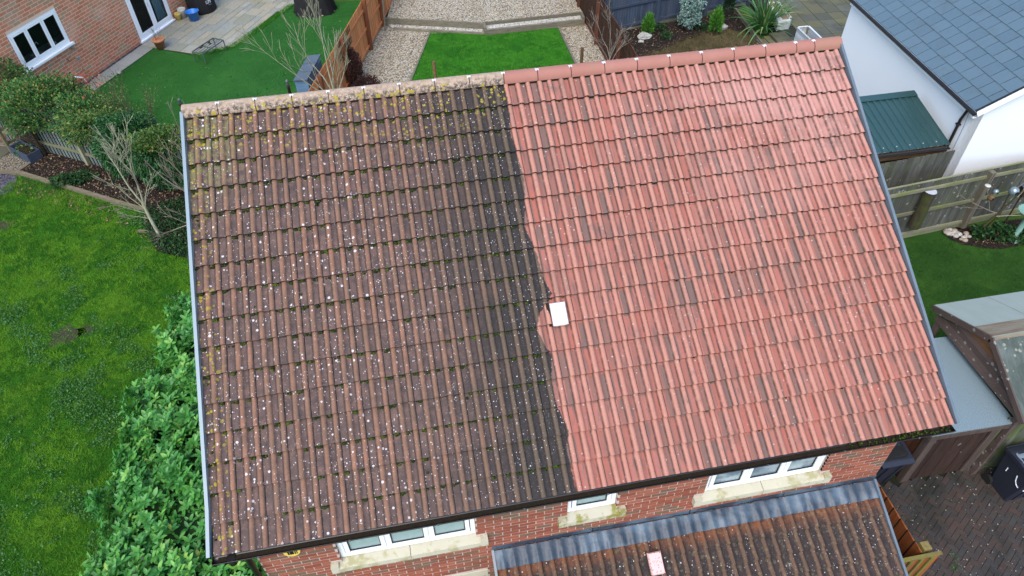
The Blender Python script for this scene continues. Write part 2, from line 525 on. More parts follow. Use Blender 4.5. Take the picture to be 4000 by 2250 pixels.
M = {}
M['tile'] = tile_material('roof_tile')
M['porch_tile'] = tile_material('porch_tile', True)
M['ridge'] = ridge_material()
M['moss'] = leaf_material('moss', [(0, (.012, .022, .005)), (.6, (.03, .05, .008)), (1, (.065, .095, .012))], .95, .1, trans=0)
M['brick'] = brick_material('red_brick', [(.21, .066, .042), (.29, .088, .052), (.34, .125, .078)], (.16, .11, .072), .2)
M['mortar'] = simple('mortar', (.46, .37, .33), .95, .1, .18, 9)
M['brick_orange'] = brick_material('orange_brick', [(0.4608, 0.1656, 0.0864), (0.576, 0.216, 0.1152), (0.6336, 0.2736, 0.1584)], (0.3888, 0.2736, 0.1584), .22, .3)
M['mortar_pale'] = simple('pale_mortar', (0.713, 0.483, 0.3565), .95, .1, .14, 9)
M['upvc'] = simple('white_plastic', (.8, .82, .83), .3, .5, .03)
M['stone'] = (lambda t: (t.col(t.mix(t.math('MULTIPLY', t.step(t.noise(5, 4, .65), .5, .66), .6), t.mix(t.noise(4, 3), (.4, .375, .28), (.5, .47, .365)), (.24, .22, .06))), t.bump(t.noise(60, 3), .2, .004), t.mat)[-1])(NT('sand_coloured_stone', .85, .2))
M['stone_moss'] = (lambda t: (t.col(t.mix(t.math('MULTIPLY', t.step(t.noise(6, 4, .65), .46, .62), .85), t.mix(t.noise(4, 3), (.4, .375, .28), (.48, .45, .36)), (.19, .18, .015))), t.mat)[-1])(NT('algae_stone', .9, .2))
M['lead'] = (lambda t: (t.col(t.mix(t.step(t.noise(2.2, 4, .6, t.scale(t.pos(), (0.85, 0.75, 0.75))), .4, .62), (0.024, 0.0375, 0.05625), (0.07875, 0.1162, 0.1537))), t.bump(t.noise(7, 3), .5, .03), t.mat)[-1])(NT('lead', .5, .5))
M['lead_edge'] = simple('dark_lead', (.05, .055, .065), .7, .4, .3, 14)
M['black'] = simple('black_plastic', (.013, .011, .011), .35, .5, .3)
M['gutter_dirt'] = simple('gutter_dirt', (.02, .015, .01), .95, .1, .5, 20)
M['fascia'] = simple('dark_brown_fascia', (.03, .017, .012), .5, .4, .2)
M['verge'] = simple('grey_verge_plastic', (0.152, 0.208, 0.24), .4, .5, .06)
M['verge_r'] = simple('blue_grey_verge_plastic', (0.102, 0.132, 0.156), .25, .6, .3, 3)
M['vent_clean'] = simple('pale_vent', (.62, .56, .55), .5, .4, .03)
M['vent_dirty'] = (lambda t: (t.col(t.mix(t.math('MULTIPLY', lichen(t, 60, .8, .3, 9), .8), (.62, .38, .36), (.12, .09, .08))), t.mat)[-1])(NT('spotted_vent', .6, .4))
M['yellow_box'] = simple('yellow_plastic', (.72, .5, .1), .4, .5, .04)
M['ink'] = simple('black_print', (.012, .012, .012), .6, .3, .1)
M['silver'] = simple('silver_clip', (.6, .6, .6), .4, .5, .1, 40, 0)
M['strap'] = simple('dark_strap', (.05, .022, .018), .7, .3, .3)
M['render'] = (lambda t: (t.col(t.mix(t.noise(.6, 4), (0.6536, 0.688, 0.6966), (0.7052, 0.7224, 0.731))), t.bump(t.noise(160, 2), .15, .004), t.mat)[-1])(NT('white_render', .9, .2))
def slate_mat():
    t = NT('grey_slate', .5, .45)
    c = t.ramp(t.rnd(), [(0, (.056, .098, .125)), (1, (.07, .116, .143))])
    c = t.mix(t.math('MULTIPLY', t.step(t.noise(1.8, 4, .65), .5, .75), .45), c, (.05, .068, .07))
    c = t.mix(t.math('MULTIPLY', t.noise(20, 3), .25), c, (.13, .17, .21))
    t.col(c); t.bump(t.noise(40, 3), .2, .004); return t.mat
M['slate'] = slate_mat()
M['slate_under'] = simple('slate_joint', (.018, .022, .022), .9, .1, .3)
def green_metal():
    t = NT('green_coated_metal', .35, .5)
    x, y, z = t.xyz()
    c = t.mix(t.noise(1.2, 3), (.014, .045, .046), (.024, .062, .06))
    c = t.mix(t.math('MULTIPLY', t.step(t.noise(70, 3, .7), .5, .68), t.step(x, 14.9, 15.7)), c, (.02, .028, .018))
    t.col(c); return t.mat
M['green_metal'] = green_metal()
M['screw'] = simple('screw_head', (.5, .55, .53), .4, .5, .1)
M['w_orange'] = wood_material('orange_stained_wood', (0.45, 0.1576, 0.0525), (0.675, 0.27, 0.105))
M['w_orange_post'] = wood_material('dark_orange_post', (.15, .05, .022), (.24, .085, .035))
M['w_brown'] = wood_material('brown_stained_wood', (.105, .04, .024), (.16, .068, .04))
M['w_grey'] = wood_material('weathered_grey_wood', (0.05508, 0.0563, 0.04896), (0.1285, 0.1316, 0.1163), (0.07344, 0.0918, 0.02754), .35, spots=.35)
M['w_greengrey'] = wood_material('green_weathered_rail', (0.1615, 0.1573, 0.102), (0.2635, 0.255, 0.17), (0.1275, 0.1615, 0.0255), .6, dirs=(0.85, 0.85, 0.85))
M['w_post'] = wood_material('weathered_post', (0.1125, 0.0975, 0.075), (0.1875, 0.165, 0.1275), (0.105, 0.1125, 0.045), .4)
M['w_log'] = wood_material('dark_log', (0.036, 0.0312, 0.021), (0.072, 0.063, 0.036), (0.054, 0.078, 0.009), .6)
M['w_end'] = simple('cut_wood_end', (.36, .38, .4), .9, .2, .2, 14)
M['w_shed'] = wood_material('dark_brown_boards', (0.0279, 0.0155, 0.0124), (0.0527, 0.02976, 0.02108), spots=.25)
M['w_shed_trim'] = wood_material('grey_brown_trim', (0.0595, 0.042, 0.035), (0.091, 0.07, 0.0595))
M['w_shed_side'] = wood_material('red_brown_boards', (0.068, 0.0272, 0.0144), (0.12, 0.048, 0.0224))
M['w_gaz'] = wood_material('purple_brown_boards', (0.0825, 0.0585, 0.051), (0.135, 0.0975, 0.084), dirs=(0.85, 0.85, 0.85), spots=.35)
M['w_gable'] = wood_material('orange_brown_gable', (.17, .085, .04), (.24, .125, .062), dirs=(22, 1.6, 22))
M['w_mossy'] = wood_material('mossy_grey_boards', (0.04125, 0.045, 0.03375), (0.12, 0.1312, 0.105), (0.075, 0.1125, 0.009), .75)
M['w_dark'] = wood_material('dark_timber', (.03, .02, .014), (.06, .04, .028))
M['w_beam'] = wood_material('brown_beam', (.11, .065, .03), (.2, .12, .055), dirs=(1.6, 22, 22))
M['w_sleeper'] = wood_material('grey_sleeper', (.13, .115, .085), (.25, .225, .17), (.12, .13, .05), .3, dirs=(3, 12, 22))
M['w_sleeper_l'] = wood_material('brown_sleeper', (.12, .095, .065), (.22, .18, .13), (.09, .12, .03), .45, dirs=(4, 12, 22))
M['w_blue'] = wood_material('blue_grey_painted_wood', (.038, .055, .088), (.06, .085, .13), (.08, .085, .08), .25)
M['w_gravelboard'] = wood_material('faded_board', (.11, .115, .1), (.19, .19, .165), dirs=(3, 12, 22))
M['w_gate'] = wood_material('dark_orange_boards', (.21, .06, .016), (.33, .105, .03))
M['w_yellowgreen'] = wood_material('yellow_green_board', (0.154, 0.11, 0.04125), (0.231, 0.1815, 0.0715), (0.165, 0.165, 0.022), .6)
M['joint_wood'] = simple('dark_wood_joint', (.018, .015, .011), .95, .1, .3)  # overlap shadow between fence boards, put into dark strips and edges
M['w_white'] = wood_material('whitewashed_wood', (.42, .46, .46), (.6, .64, .63))
M['w_pale'] = wood_material('pale_green_grey_fence', (0.1, 0.125, 0.115), (0.16, 0.19, 0.175))
M['w_darkgreen'] = wood_material('dark_green_grey_fence', (.05, .075, .065), (.1, .13, .11))
M['felt_pale'] = (lambda t: (t.col(t.mix(t.noise(1.2, 5, .65, t.scale(t.pos(), (4, 1, 1))), (.2, .235, .21), (.28, .32, .285))), t.mat)[-1])(NT('pale_roofing_felt', .9, .2))
M['felt_cap'] = (lambda t: (t.col(t.mix(t.step(t.noise(3, 5, .7, t.scale(t.pos(), (.6, 8, 8))), .4, .65), (.2, .18, .135), (.15, .105, .07))), t.mat)[-1])(NT('beige_felt_cap', .95, .1))
M['felt_mossy'] = (lambda t: (t.col(t.mix(t.math('MULTIPLY', lichen(t, 16, .6, .4, 2), .7), t.mix(t.step(t.noise(1.6, 5, .7, t.scale(t.pos(), (4, 1.2, 1))), .35, .7), (.05, .064, .055), (.1, .12, .11)), (.24, .25, .19))), t.mat)[-1])(NT('mossy_felt', .9, .2))
M['felt_grey'] = (lambda t: (t.col(t.mix(t.step(t.noise(60, 3, .8), .35, .7), (.11, .155, .175), (.2, .26, .285))), t.mat)[-1])(NT('mineral_grey_felt', .85, .25))
M['felt_slate'] = simple('dark_grey_felt', (.065, .09, .12), .8, .3, .15)
M['bin'] = simple('dark_navy_plastic', (.017, .02, .032), .42, .45, .15)
M['bin_lid'] = simple('sky_tinted_bin_lid', (.15, .185, .215), .55, .4, .3, 5)  # pale reflection of the sky put into the lid colour
M['mark'] = simple('white_mark', (.55, .58, .62), .6, .3, .15, 30)
M['rubber'] = simple('black_rubber', (.012, .012, .012), .8, .2)
M['terracotta'] = simple('terracotta', (0.4, 0.168, 0.088), .8, .2, .15)
M['yellow_pot'] = simple('yellow_pot', (0.465, 0.345, 0.09), .6, .3, .1)
M['cream_pot'] = simple('cream_pot', (0.435, 0.4275, 0.375), .6, .3, .1)
M['blue_tub'] = simple('blue_plastic', (.02, .17, .55), .4, .5, .05)
M['trough'] = simple('chalky_trough', (.42, .44, .42), .9, .2, .2, 6)
M['soil'] = simple('dark_soil', (.028, .02, .014), .95, .1, .4, 30)
M['fabric'] = (lambda t: (t.col((.012, .012, .014)), t.bump(t.noise(5, 3), .4, .05), t.mat)[-1])(NT('black_fabric', .65, .3))
M['print'] = simple('white_print', (.72, .74, .76), .6, .3, .05)
M['metal_dark'] = simple('grey_metal', (.07, .085, .085), .45, .5, .2)
M['stone_white'] = simple('white_stone', (0.3255, 0.3255, 0.294), .8, .2, .15, 12, bump=.3)
def pebble_mat():
    t = NT('pebble', .6, .35)
    c = t.ramp(t.rnd(), [(0, (0.3, 0.27, 0.222)), (.3, (0.372, 0.36, 0.324)), (.55, (0.24, 0.18, 0.126)), (.8, (0.252, 0.258, 0.252)), (1, (0.42, 0.384, 0.33))])
    t.col(t.mix(t.math('MULTIPLY', t.noise(30, 3), .3), c, (.3, .25, .2))); return t.mat
M['pebble'] = pebble_mat()
M['lawn_l'] = lawn_material('garden_lawn', (0.01242, 0.0621, 0.004657), (0.02794, 0.1087, 0.00621), (0.06986, 0.1552, 0.009315), .9, 45)
M['lawn_c'] = lawn_material('bright_lawn', (0.0125, 0.0775, 0.00625), (0.0225, 0.125, 0.0075), (0.0375, 0.1625, 0.01), 1.1, 40)
M['lawn_a'] = lawn_material('artificial_turf', (0.01595, 0.07975, 0.01305), (0.02175, 0.1015, 0.0174), (0.03045, 0.1232, 0.02175), .5, 60)
M['lawn_r'] = lawn_material('shaded_lawn', (0.0136, 0.0476, 0.0068), (0.0238, 0.0714, 0.0102), (0.0374, 0.0935, 0.0119), .8, 40)
M['lawn_dry'] = lawn_material('dry_turf', (.04, .036, .015), (.065, .05, .022), (.035, .05, .012), 1.3, 35)
M['earth_bare'] = lawn_material('worn_soil', (.035, .04, .02), (.05, .045, .03), (.04, .06, .02), 6, 40)
M['earth'] = lawn_material('rough_grass', (.03, .07, .012), (.04, .09, .015), (.06, .1, .02), .3, 20)
def blade(name, stops):
    t = NT(name, .8, .15)
    r = t.rnd()
    c = t.ramp(r, stops)
    n = t.noise(.6, 4, .6)
    c = t.mix(t.math('MULTIPLY', t.step(n, .5, .72), .5), c, stops[-1][1])
    c = t.mix(t.math('MULTIPLY', t.step(t.noise(2.4, 4), .5, .72), .45), c, stops[0][1])
    t.col(c); return t.mat
M['blade_l'] = blade('grass_blade', [(0, (0.0138, 0.07762, 0.005175)), (.5, (0.04312, 0.1639, 0.008625)), (1, (0.1294, 0.276, 0.0138))])
M['blade_c'] = blade('bright_grass_blade', [(0, (0.01345, 0.09717, 0.007475)), (.6, (0.03289, 0.1869, 0.01196)), (1, (0.08222, 0.2691, 0.02093))])
M['blade_a'] = blade('turf_blade', [(0, (0.015, 0.0825, 0.0135)), (1, (0.033, 0.135, 0.0255))])
M['blade_r'] = blade('shaded_grass_blade', [(0, (0.014, 0.056, 0.008)), (1, (0.05, 0.13, 0.02))])
M['blade_dry'] = blade('dry_grass_blade', [(0, (0.036, 0.042, 0.0144)), (.5, (0.102, 0.078, 0.036)), (1, (0.168, 0.132, 0.072))])
M['clover'] = leaf_material('clover', [(0, (0.025, 0.1063, 0.0225)), (.6, (0.05625, 0.1625, 0.04375)), (1, (0.1063, 0.25, 0.06875))], .6, .25, trans=.2)
M['gravel'] = gravel_material('golden_gravel', [(0, (.17, .128, .075)), (.3, (.36, .29, .185)), (.6, (.46, .405, .29)), (.85, (.29, .285, .27)), (1, (.56, .51, .4))], 22, .85)
M['gravel_pale'] = gravel_material('pale_gravel', [(0, (.3, .27, .2)), (.4, (.43, .4, .33)), (1, (.56, .54, .49))], 20, .7)
M['gravel_l'] = gravel_material('path_gravel', [(0, (.09, .07, .045)), (.4, (.18, .15, .1)), (.75, (.26, .235, .18)), (1, (.14, .14, .14))], 24, .85)
M['chips'] = gravel_material('slate_chips', [(0, (.035, .033, .045)), (.6, (.085, .08, .1)), (1, (.15, .14, .17))], 30, .8)
M['bark'] = gravel_material('bark_mulch', [(0, (0.0072, 0.0048, 0.0036)), (.5, (0.0192, 0.0126, 0.009)), (.9, (0.039, 0.0252, 0.018)), (1, (0.084, 0.054, 0.036))], 32, .8)
M['slab'] = slab_material('sandstone_slab', [(.2, .21, .17), (.29, .265, .2), (.21, .225, .205), (.31, .3, .25)], (.2, .19, .07), .35, (4, 1, 1))
M['slab_path'] = slab_material('path_slab', [(.25, .26, .24), (.3, .3, .27), (.26, .25, .21)], (.2, .19, .14), .3)
M['joint'] = simple('dark_joint', (.028, .03, .022), .95, .1, .3, 12)
M['slab_moss'] = slab_material('mossy_slab', [(.085, .08, .042), (.115, .11, .048), (.065, .065, .044), (.095, .095, .07)], (.035, .036, .024), .7)
M['paver'] = slab_material('block_paver', [(0.03432, 0.02838, 0.02508), (0.0429, 0.0297, 0.02376), (0.03168, 0.03102, 0.0297), (0.05148, 0.03168, 0.02376), (0.0396, 0.03696, 0.033)], (0.01188, 0.0132, 0.01056), .85)
M['paver_joint'] = (lambda t: (t.col(t.mix(t.noise(12, 4), (.01, .01, .008), (.018, .022, .012))), t.mat)[-1])(NT('paver_joint', .95, .1))
M['dust'] = simple('pale_grit', (0.25, 0.25, 0.21), .9, .2, .2)
M['laurel'] = leaf_material('laurel_leaf', [(0, (0.03025, 0.1513, 0.033)), (.4, (0.06188, 0.2612, 0.0495)), (.75, (0.1169, 0.3713, 0.06188)), (.96, (0.2338, 0.4675, 0.07563)), (1, (0.495, 0.495, 0.09625))], .4, .4, trans=.3)
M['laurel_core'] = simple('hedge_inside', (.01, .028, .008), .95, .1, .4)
M['leaf_mixed'] = leaf_material('mixed_leaf', [(0, (0.0216, 0.081, 0.0216)), (.4, (0.054, 0.1688, 0.0405)), (.78, (0.1215, 0.27, 0.06075)), (.96, (0.297, 0.351, 0.081)), (.985, (0.405, 0.243, 0.081)), (1, (0.54, 0.135, 0.0675))], .55, .35)
M['leaf_dark'] = leaf_material('dark_climber_leaf', [(0, (0.0154, 0.0715, 0.0242)), (.6, (0.0385, 0.143, 0.044)), (1, (0.088, 0.22, 0.0605))], .4, .45)
M['leaf_yellow'] = leaf_material('yellow_green_leaf', [(0, (.03, .1, .02)), (.55, (.085, .19, .04)), (.88, (.2, .27, .06)), (1, (.34, .24, .07))], .55, .35)
M['leaf_red'] = leaf_material('red_leaf', [(0, (.4, .08, .05)), (1, (.62, .2, .11))], .6, .3)
M['leaf_silver'] = leaf_material('silver_leaf', [(0, (.12, .22, .19)), (.5, (.22, .36, .31)), (1, (.4, .52, .44))], .5, .4, trans=.15)
M['leaf_conifer'] = leaf_material('conifer_leaf', [(0, (0.03375, 0.135, 0.0162)), (.6, (0.081, 0.27, 0.0297)), (1, (0.1755, 0.405, 0.04725))], .65, .25)
M['leaf_cypress'] = leaf_material('dark_conifer_leaf', [(0, (.01, .03, .014)), (1, (.03, .075, .03))], .65, .25)
M['leaf_copper'] = leaf_material('copper_leaf', [(0, (.03, .014, .012)), (.6, (.07, .03, .024)), (1, (.13, .06, .045))], .7, .25)
M['phormium'] = leaf_material('strap_leaf', [(0, (0.032, 0.112, 0.0352)), (.5, (0.072, 0.208, 0.056)), (.9, (0.176, 0.32, 0.096)), (1, (0.48, 0.448, 0.16))], .4, .45, trans=.15)
M['ground_leaf'] = leaf_material('ground_cover_leaf', [(0, (0.011, 0.044, 0.0132)), (.7, (0.0275, 0.0935, 0.0242)), (1, (0.066, 0.154, 0.0385))], .6, .3)
M['litter'] = leaf_material('fallen_leaf', [(0, (.1, .06, .035)), (.6, (.2, .13, .075)), (1, (.33, .25, .15))], .8, .2, trans=0)
M['twig_pale'] = wood_material('pale_bark', (.22, .22, .15), (.38, .37, .27), (.2, .25, .1), .4, dirs=(8, 8, 8))
M['twig_grey'] = wood_material('grey_bark', (.17, .14, .11), (.3, .26, .21), dirs=(8, 8, 8))
M['twig_brown'] = wood_material('brown_bark', (.07, .05, .035), (.13, .1, .07), dirs=(8, 8, 8))
M['room'] = simple('dark_room', (.02, .02, .02), .9, .1, .3)
M['worktop'] = simple('grey_worktop', (.12, .13, .14), .4, .4, .1)
M['curtain'] = simple('pale_blue_curtain', (.3, .46, .52), .8, .2, .2, 8)
M['teal'] = simple('teal_plastic', (.02, .32, .25), .5, .4)
def glass():
    t = NT('clear_glass', .03, .5)
    t.col((.01, .012, .012))
    tr = t.n('ShaderNodeBsdfTransparent'); tr.inputs[0].default_value = (.92, .95, .94, 1)
    mx = t.n('ShaderNodeMixShader'); mx.inputs[0].default_value = .22
    t.t.links.new(tr.outputs[0], mx.inputs[1]); t.t.links.new(t.b.outputs[0], mx.inputs[2])
    t.t.links.new(mx.outputs[0], t.t.nodes['Material Output'].inputs['Surface'])
    return t.mat
M['glass'] = glass()
def frosted():
    t = NT('obscured_glass', .22, .6)
    c = t.mix(t.noise(9, 4, .7), (.2, .29, .285), (.31, .41, .4))
    t.col(c); t.bump(t.noise(45, 3), .25, .01); return t.mat
M['frosted'] = frosted()
def blind_glass():
    t = NT('window_glass', .06, .6)
    t.col(t.mix(t.step(t.noise(3.5, 3, .5), .42, .6), (.13, .18, .22), (.3, .37, .39))); return t.mat
M['blind_glass'] = blind_glass()
M['seal'] = simple('black_seal', (.012, .013, .016), .5, .4)
M['copper_green'] = simple('pale_green_metal', (.16, .3, .25), .5, .4, .15)
M['pewter'] = simple('grey_pewter', (.2, .25, .27), .3, .6, .2, 10, .5)
# ------------------------------------------------------------------ ground and its surfaces
def sheet(name, poly, z, mat, zb=None):
    mb = MB(); mb.prism([tuple(p[:2]) for p in poly], (z-.003 if zb is None else zb), z)
    return mb.build(name, mat, kind='structure')
mb = MB(); mb.prism([(-150, -100), (150, -100), (150, 200), (-150, 200)], -.5, -.02)
mb.build('ground', M['earth'], kind='structure')

EDGE = [(-8.53, 15.6), (-4.51, 12.97)]                       # timber edge of the left bed
BED_L = [(-8.53, 15.6), (-6.5, 14.28), (-4.51, 12.97), S(575, 880), S(585, 930), S(615, 985), S(740, 1012), (-1.2, 10.9), (-2.0, 13.1), (-3.3, 13.75), (-8.0, 16.85)]
lawn_l_poly = [(-14, -6), (0.1, -6), (0.1, 12.2), (-2.4, 12.2), (-4.51, 12.95), S(48, 744), (-11, 14.5), (-14, 14)]
sheet('lawn', lawn_l_poly, -.012, M['lawn_l'])
sheet('flower_bed', BED_L, .03, M['bark'])
sheet('gravel_path', [(-12.5, 17.6), (-8.56, 15.55), (-8.05, 16.36), (-8.4, 17.6), (-9.2, 18.8), (-13, 20)], .02, M['gravel_l'])
sheet('slate_chip_bed', [S(0, 672), S(68, 690), S(50, 746), (-10.5, 13.3)], .0, M['chips'])

WA = np.array([-7.8, 20.84, 0.0]); WD = np.array([.464, .886, 0.0]); WN = np.array([.886, -.464, 0.0])   # foot of the left house's garden wall
def wl(s, n, z=0.0):
    return WA+WD*s+WN*n+np.array([0, 0, z])
turf_poly = [tuple(wl(-2.0, .7)[:2]), tuple(wl(2.8, .7)[:2]), tuple(wl(2.72, 2.4)[:2]), tuple(wl(3.65, 3.46)[:2]), tuple(wl(7.6, 3.8)[:2]), (2.7, 25.5), (1.55, 20.4), (0.9, 18.4), (0.05, 15.7), (-.3, 12.0), (-3.2, 13.6), (-9.2, 17.5)]
sheet('artificial_lawn', turf_poly, -.008, M['lawn_a'])
sheet('slate_strip', [tuple(wl(-3, 0)[:2]), tuple(wl(9, 0)[:2]), tuple(wl(9, .13)[:2]), tuple(wl(-3, .13)[:2])], .0, M['chips'])

# middle garden
LC = [(4.27, 22.0), (9.08, 21.45), (8.96, 15.0), (2.23, 15.0)]
sheet('gravel_yard', [(-.1, 13), (10.3, 13), (10.3, 23.0), (2.6, 23.4), (.6, 17.5)], -.012, M['gravel'])
sheet('lawn', LC, .0, M['lawn_c'], -.3)
terr = MB(); terr.prism([(2.75, 23.13), (6.3, 21.9), (10.2, 22.0), (10.2, 40), (6, 40)], -.2, .24)
terr.build('gravel_terrace', M['gravel'], kind='structure')
mb = MB(); mb.prism([(2.9, 22.67), (6.28, 21.55), (6.28, 21.9), (2.75, 23.13)], -.1, .05)
mb.prism([(6.33, 21.5), (10.1, 21.57), (10.1, 21.97), (6.33, 21.88)], -.1, .17)
mb.build('gravel_trough', M['gravel_pale'], kind='structure')
# right back garden
sheet('flower_bed', [(10.5, 18.0), (11.4, 20.7), (15.0, 21.2), (16.8, 21.9), (16.15, 21.34), (16.0, 19.4), (15.2, 20.1), (13.6, 19.55), (12.2, 18.9), (11.2, 18.5), (10.6, 17.6)], .03, M['bark'])
sheet('dry_lawn', [(10.4, 13), (15.95, 13), (15.95, 19.6), (15.2, 20.2), (13.6, 19.65), (12.2, 19.0), (11.2, 18.6), (10.3, 17.8)], -.012, M['lawn_dry'])
# right garden
sheet('lawn', [(9.5, 1.6), (26, 1.6), (26, 7.95), (9.5, 7.95)], -.008, M['lawn_r'])
sheet('flower_bed', [S(3735, 890), S(3700, 930), S(3760, 957), S(3787, 959), S(3830, 968), S(3900, 975), S(4000, 959), (19.5, 7.2), (19.5, 7.95), (16.6, 7.95)], .02, M['bark'])

# ------------------------------------------------------------------ walls of bricks
def place_matrix(o, ex, ey, ez):
    mt = Matrix.Identity(4)
    for i in range(3):
        mt[i][0], mt[i][1], mt[i][2], mt[i][3] = ex[i], ey[i], ez[i], o[i]
    return mt
def brick_shape(name, mat, bl, bh):
    return MB().obox((0, -.03, 0), (bl, 0, 0), (0, .035, 0), (0, 0, bh), rnd=0.0).mesh(name, mat)
ZV = np.array([0, 0, 1.0])
def brick_wall(wall, O, dv, nv, s0, s1, z0, z1, holes, matb, pick, nmax=290, pl=.225, ph=.075, jt=.011):
    """courses of bricks 5 mm proud of the mortar; the ones nearest the picked place are single objects"""
    full, rest = [], []
    bl, zh = pl-jt, ph-jt
    k0, k1 = int(math.floor(z0/ph)), int(math.ceil(z1/ph))
    for k in range(k0, k1):
        za, zb = k*ph+jt/2, (k+1)*ph-jt/2
        if zb > z1 or za < z0: continue
        a = s0-.2+(pl/2 if k % 2 else 0.0)
        while a < s1:
            segs = [(max(a, s0), min(a+bl, s1))]
            for (h0, h1, g0, g1) in holes:
                if zb > g0 and za < g1:
                    new = []
                    for p, q in segs:
                        if q <= h0 or p >= h1: new.append((p, q))
                        else:
                            if p < h0-.02: new.append((p, h0))
                            if q > h1+.02: new.append((h1, q))
                    segs = new
            for p, q in segs:
                if q-p > bl-.0001: full.append((p, za))
                elif q-p > .02: rest.append((p, q, za))
            a += pl
    full.sort(key=lambda b: pick(b[0]+.11, b[1]))
    me = brick_shape('brick', matb, bl, zh)
    for (p, za) in full[:nmax]:
        o = O+dv*p+ZV*za+nv*random.uniform(-.0015, .002)
        link('brick', me, wall, place_matrix(o, dv, nv, ZV))
    mb = MB()
    for (p, za) in full[nmax:]: rest.append((p, p+bl, za))
    for (p, q, za) in rest:
        o = O+dv*p+ZV*za-nv*.03
        mb.obox(o, dv*(q-p), nv*(.035+random.uniform(-.0015, .002)), ZV*zh)
    mb.build('brick_courses', matb, wall, kind='stuff')
def wall_panel(mb, O, dv, nv, s0, s1, z0, z1, holes, depth=.1, m=0):
    ss = sorted({s0, s1, *[h for x in holes for h in x[:2]]}); zs = sorted({z0, z1, *[h for x in holes for h in x[2:]]})
    for i in range(len(ss)-1):
        for j in range(len(zs)-1):
            c = ((ss[i]+ss[i+1])/2, (zs[j]+zs[j+1])/2)
            if any(h[0] < c[0] < h[1] and h[2] < c[1] < h[3] for h in holes): continue
            mb.obox(O+dv*ss[i]+ZV*zs[j]-nv*depth, dv*(ss[i+1]-ss[i]), nv*depth, ZV*(zs[j+1]-zs[j]), m)

def upvc_window(house, O, dv, nv, s0, s1, z0, z1, recess, bays, glassmat, fr=.06, sash=.055, name='window', bottom=None):
    """white frame (the window itself) with a sash, a seal and a pane per bay"""
    B = lambda mb, a, b, c, d, n0, n1, m=0: mb.obox(O+dv*a+ZV*c+nv*(n0-recess), dv*(b-a), nv*(n1-n0), ZV*(d-c), m)
    mb = MB(); bt = bottom or fr
    B(mb, s0, s1, z0, z0+bt, -.05, .02); B(mb, s0, s1, z1-fr, z1, -.05, .02)
    B(mb, s0, s0+fr, z0+bt, z1-fr, -.05, .02); B(mb, s1-fr, s1, z0+bt, z1-fr, -.05, .02)
    w = mb.build(name, M['upvc'], house)
    inner = (s1-s0-2*fr)
    edges = [s0+fr+inner*b for b in bays]
    for i in range(len(edges)-1):
        a, b = edges[i]+.012, edges[i+1]-.012
        if i > 0:
            m2 = MB(); B(m2, edges[i]-.012, edges[i]+.012, z0+bt, z1-fr, -.05, .015); m2.build('mullion', M['upvc'], w)
        c, d = z0+bt+.006, z1-fr-.006
        m3 = MB()
        B(m3, a, b, c, c+sash, -.03, .035); B(m3, a, b, d-sash, d, -.03, .035)
        B(m3, a, a+sash, c+sash, d-sash, -.03, .035); B(m3, b-sash, b, c+sash, d-sash, -.03, .035)
        m3.build('sash', M['upvc'], w)
        m4 = MB(); q = .012
        for (e0, e1, g0, g1) in ((a+sash, b-sash, c+sash, c+sash+q), (a+sash, b-sash, d-sash-q, d-sash), (a+sash, a+sash+q, c+sash+q, d-sash-q), (b-sash-q, b-sash, c+sash+q, d-sash-q)):
            B(m4, e0, e1, g0, g1, -.02, .02)
        m4.build('seal', M['seal'], w)
        m5 = MB(); B(m5, a+sash+q, b-sash-q, c+sash+q, d-sash-q, -.005, .005); m5.build('pane', glassmat, w)
    return w

# ------------------------------------------------------------------ the house with the half-cleaned roof
HW0, HW1, HY = .215, 8.785, .35
house = thing('brick_house', 'red brick house in the middle whose tiled roof is half dirty and half cleaned', 'house', (4.5, 4.7, 0))
XV, YV = np.array([1.0, 0, 0]), np.array([0, 1.0, 0])
O0 = np.array([0, HY, 0.0])
holes = [(1.16, 2.92, 3.33, 4.38), (4.14, 4.82, 3.44, 4.38), (6.07, 7.80, 3.33, 4.38), (1.2, 2.9, .9, 2.05)]
mb = MB()
wall_panel(mb, O0, XV, -YV, HW0, HW1, 0, 4.47, [(a, b, c-.06, d) for a, b, c, d in holes], .12)
for hx in holes:                                               # dark space behind the openings
    mb.obox(O0+XV*(hx[0]-.0)+ZV*hx[2]+YV*.13, XV*(hx[1]-hx[0]), YV*.02, ZV*(hx[3]-hx[2]), 1)
yr = 9.39-.35
mb.obox((HW0, yr-.12, 0), (HW1-HW0, 0, 0), (0, .12, 0), (0, 0, 4.47))
for gx in (HW0, HW1-.12):
    b = len(mb.v)
    P = [(HY+.12, 0), (yr-.12, 0), (yr-.12, 4.5), (4.695, E+2.5), (HY+.12, 4.5)]
    mb.add([(gx, y, z) for y, z in P]+[(gx+.12, y, z) for y, z in P], [(0, 1, 2, 3, 4), (9, 8, 7, 6, 5)]+[(i, 5+i, 5+(i+1) % 5, (i+1) % 5) for i in range(5)])
wall = mb.build('wall', [M['mortar'], M['room']], house)
sills = [(1.02, 3.06, 3.33, 2), (4.02, 4.94, 3.44, 1), (5.93, 7.94, 3.33, 2)]
sh = [(a, b, z-.15, z) for a, b, z, n in sills]+[(1.0, 3.03, 2.05, 2.27)]
brick_wall(wall, O0, XV, -YV, HW0, HW1, .0, 4.46, holes+sh, M['brick'], lambda s, z: abs(z-3.62)*5+(0 if z > 2.9 else 9)+(3 if z > 4.1 else 0), jt=.014)
gm = [M['frosted'], M['frosted'], M['blind_glass']]
wins = []
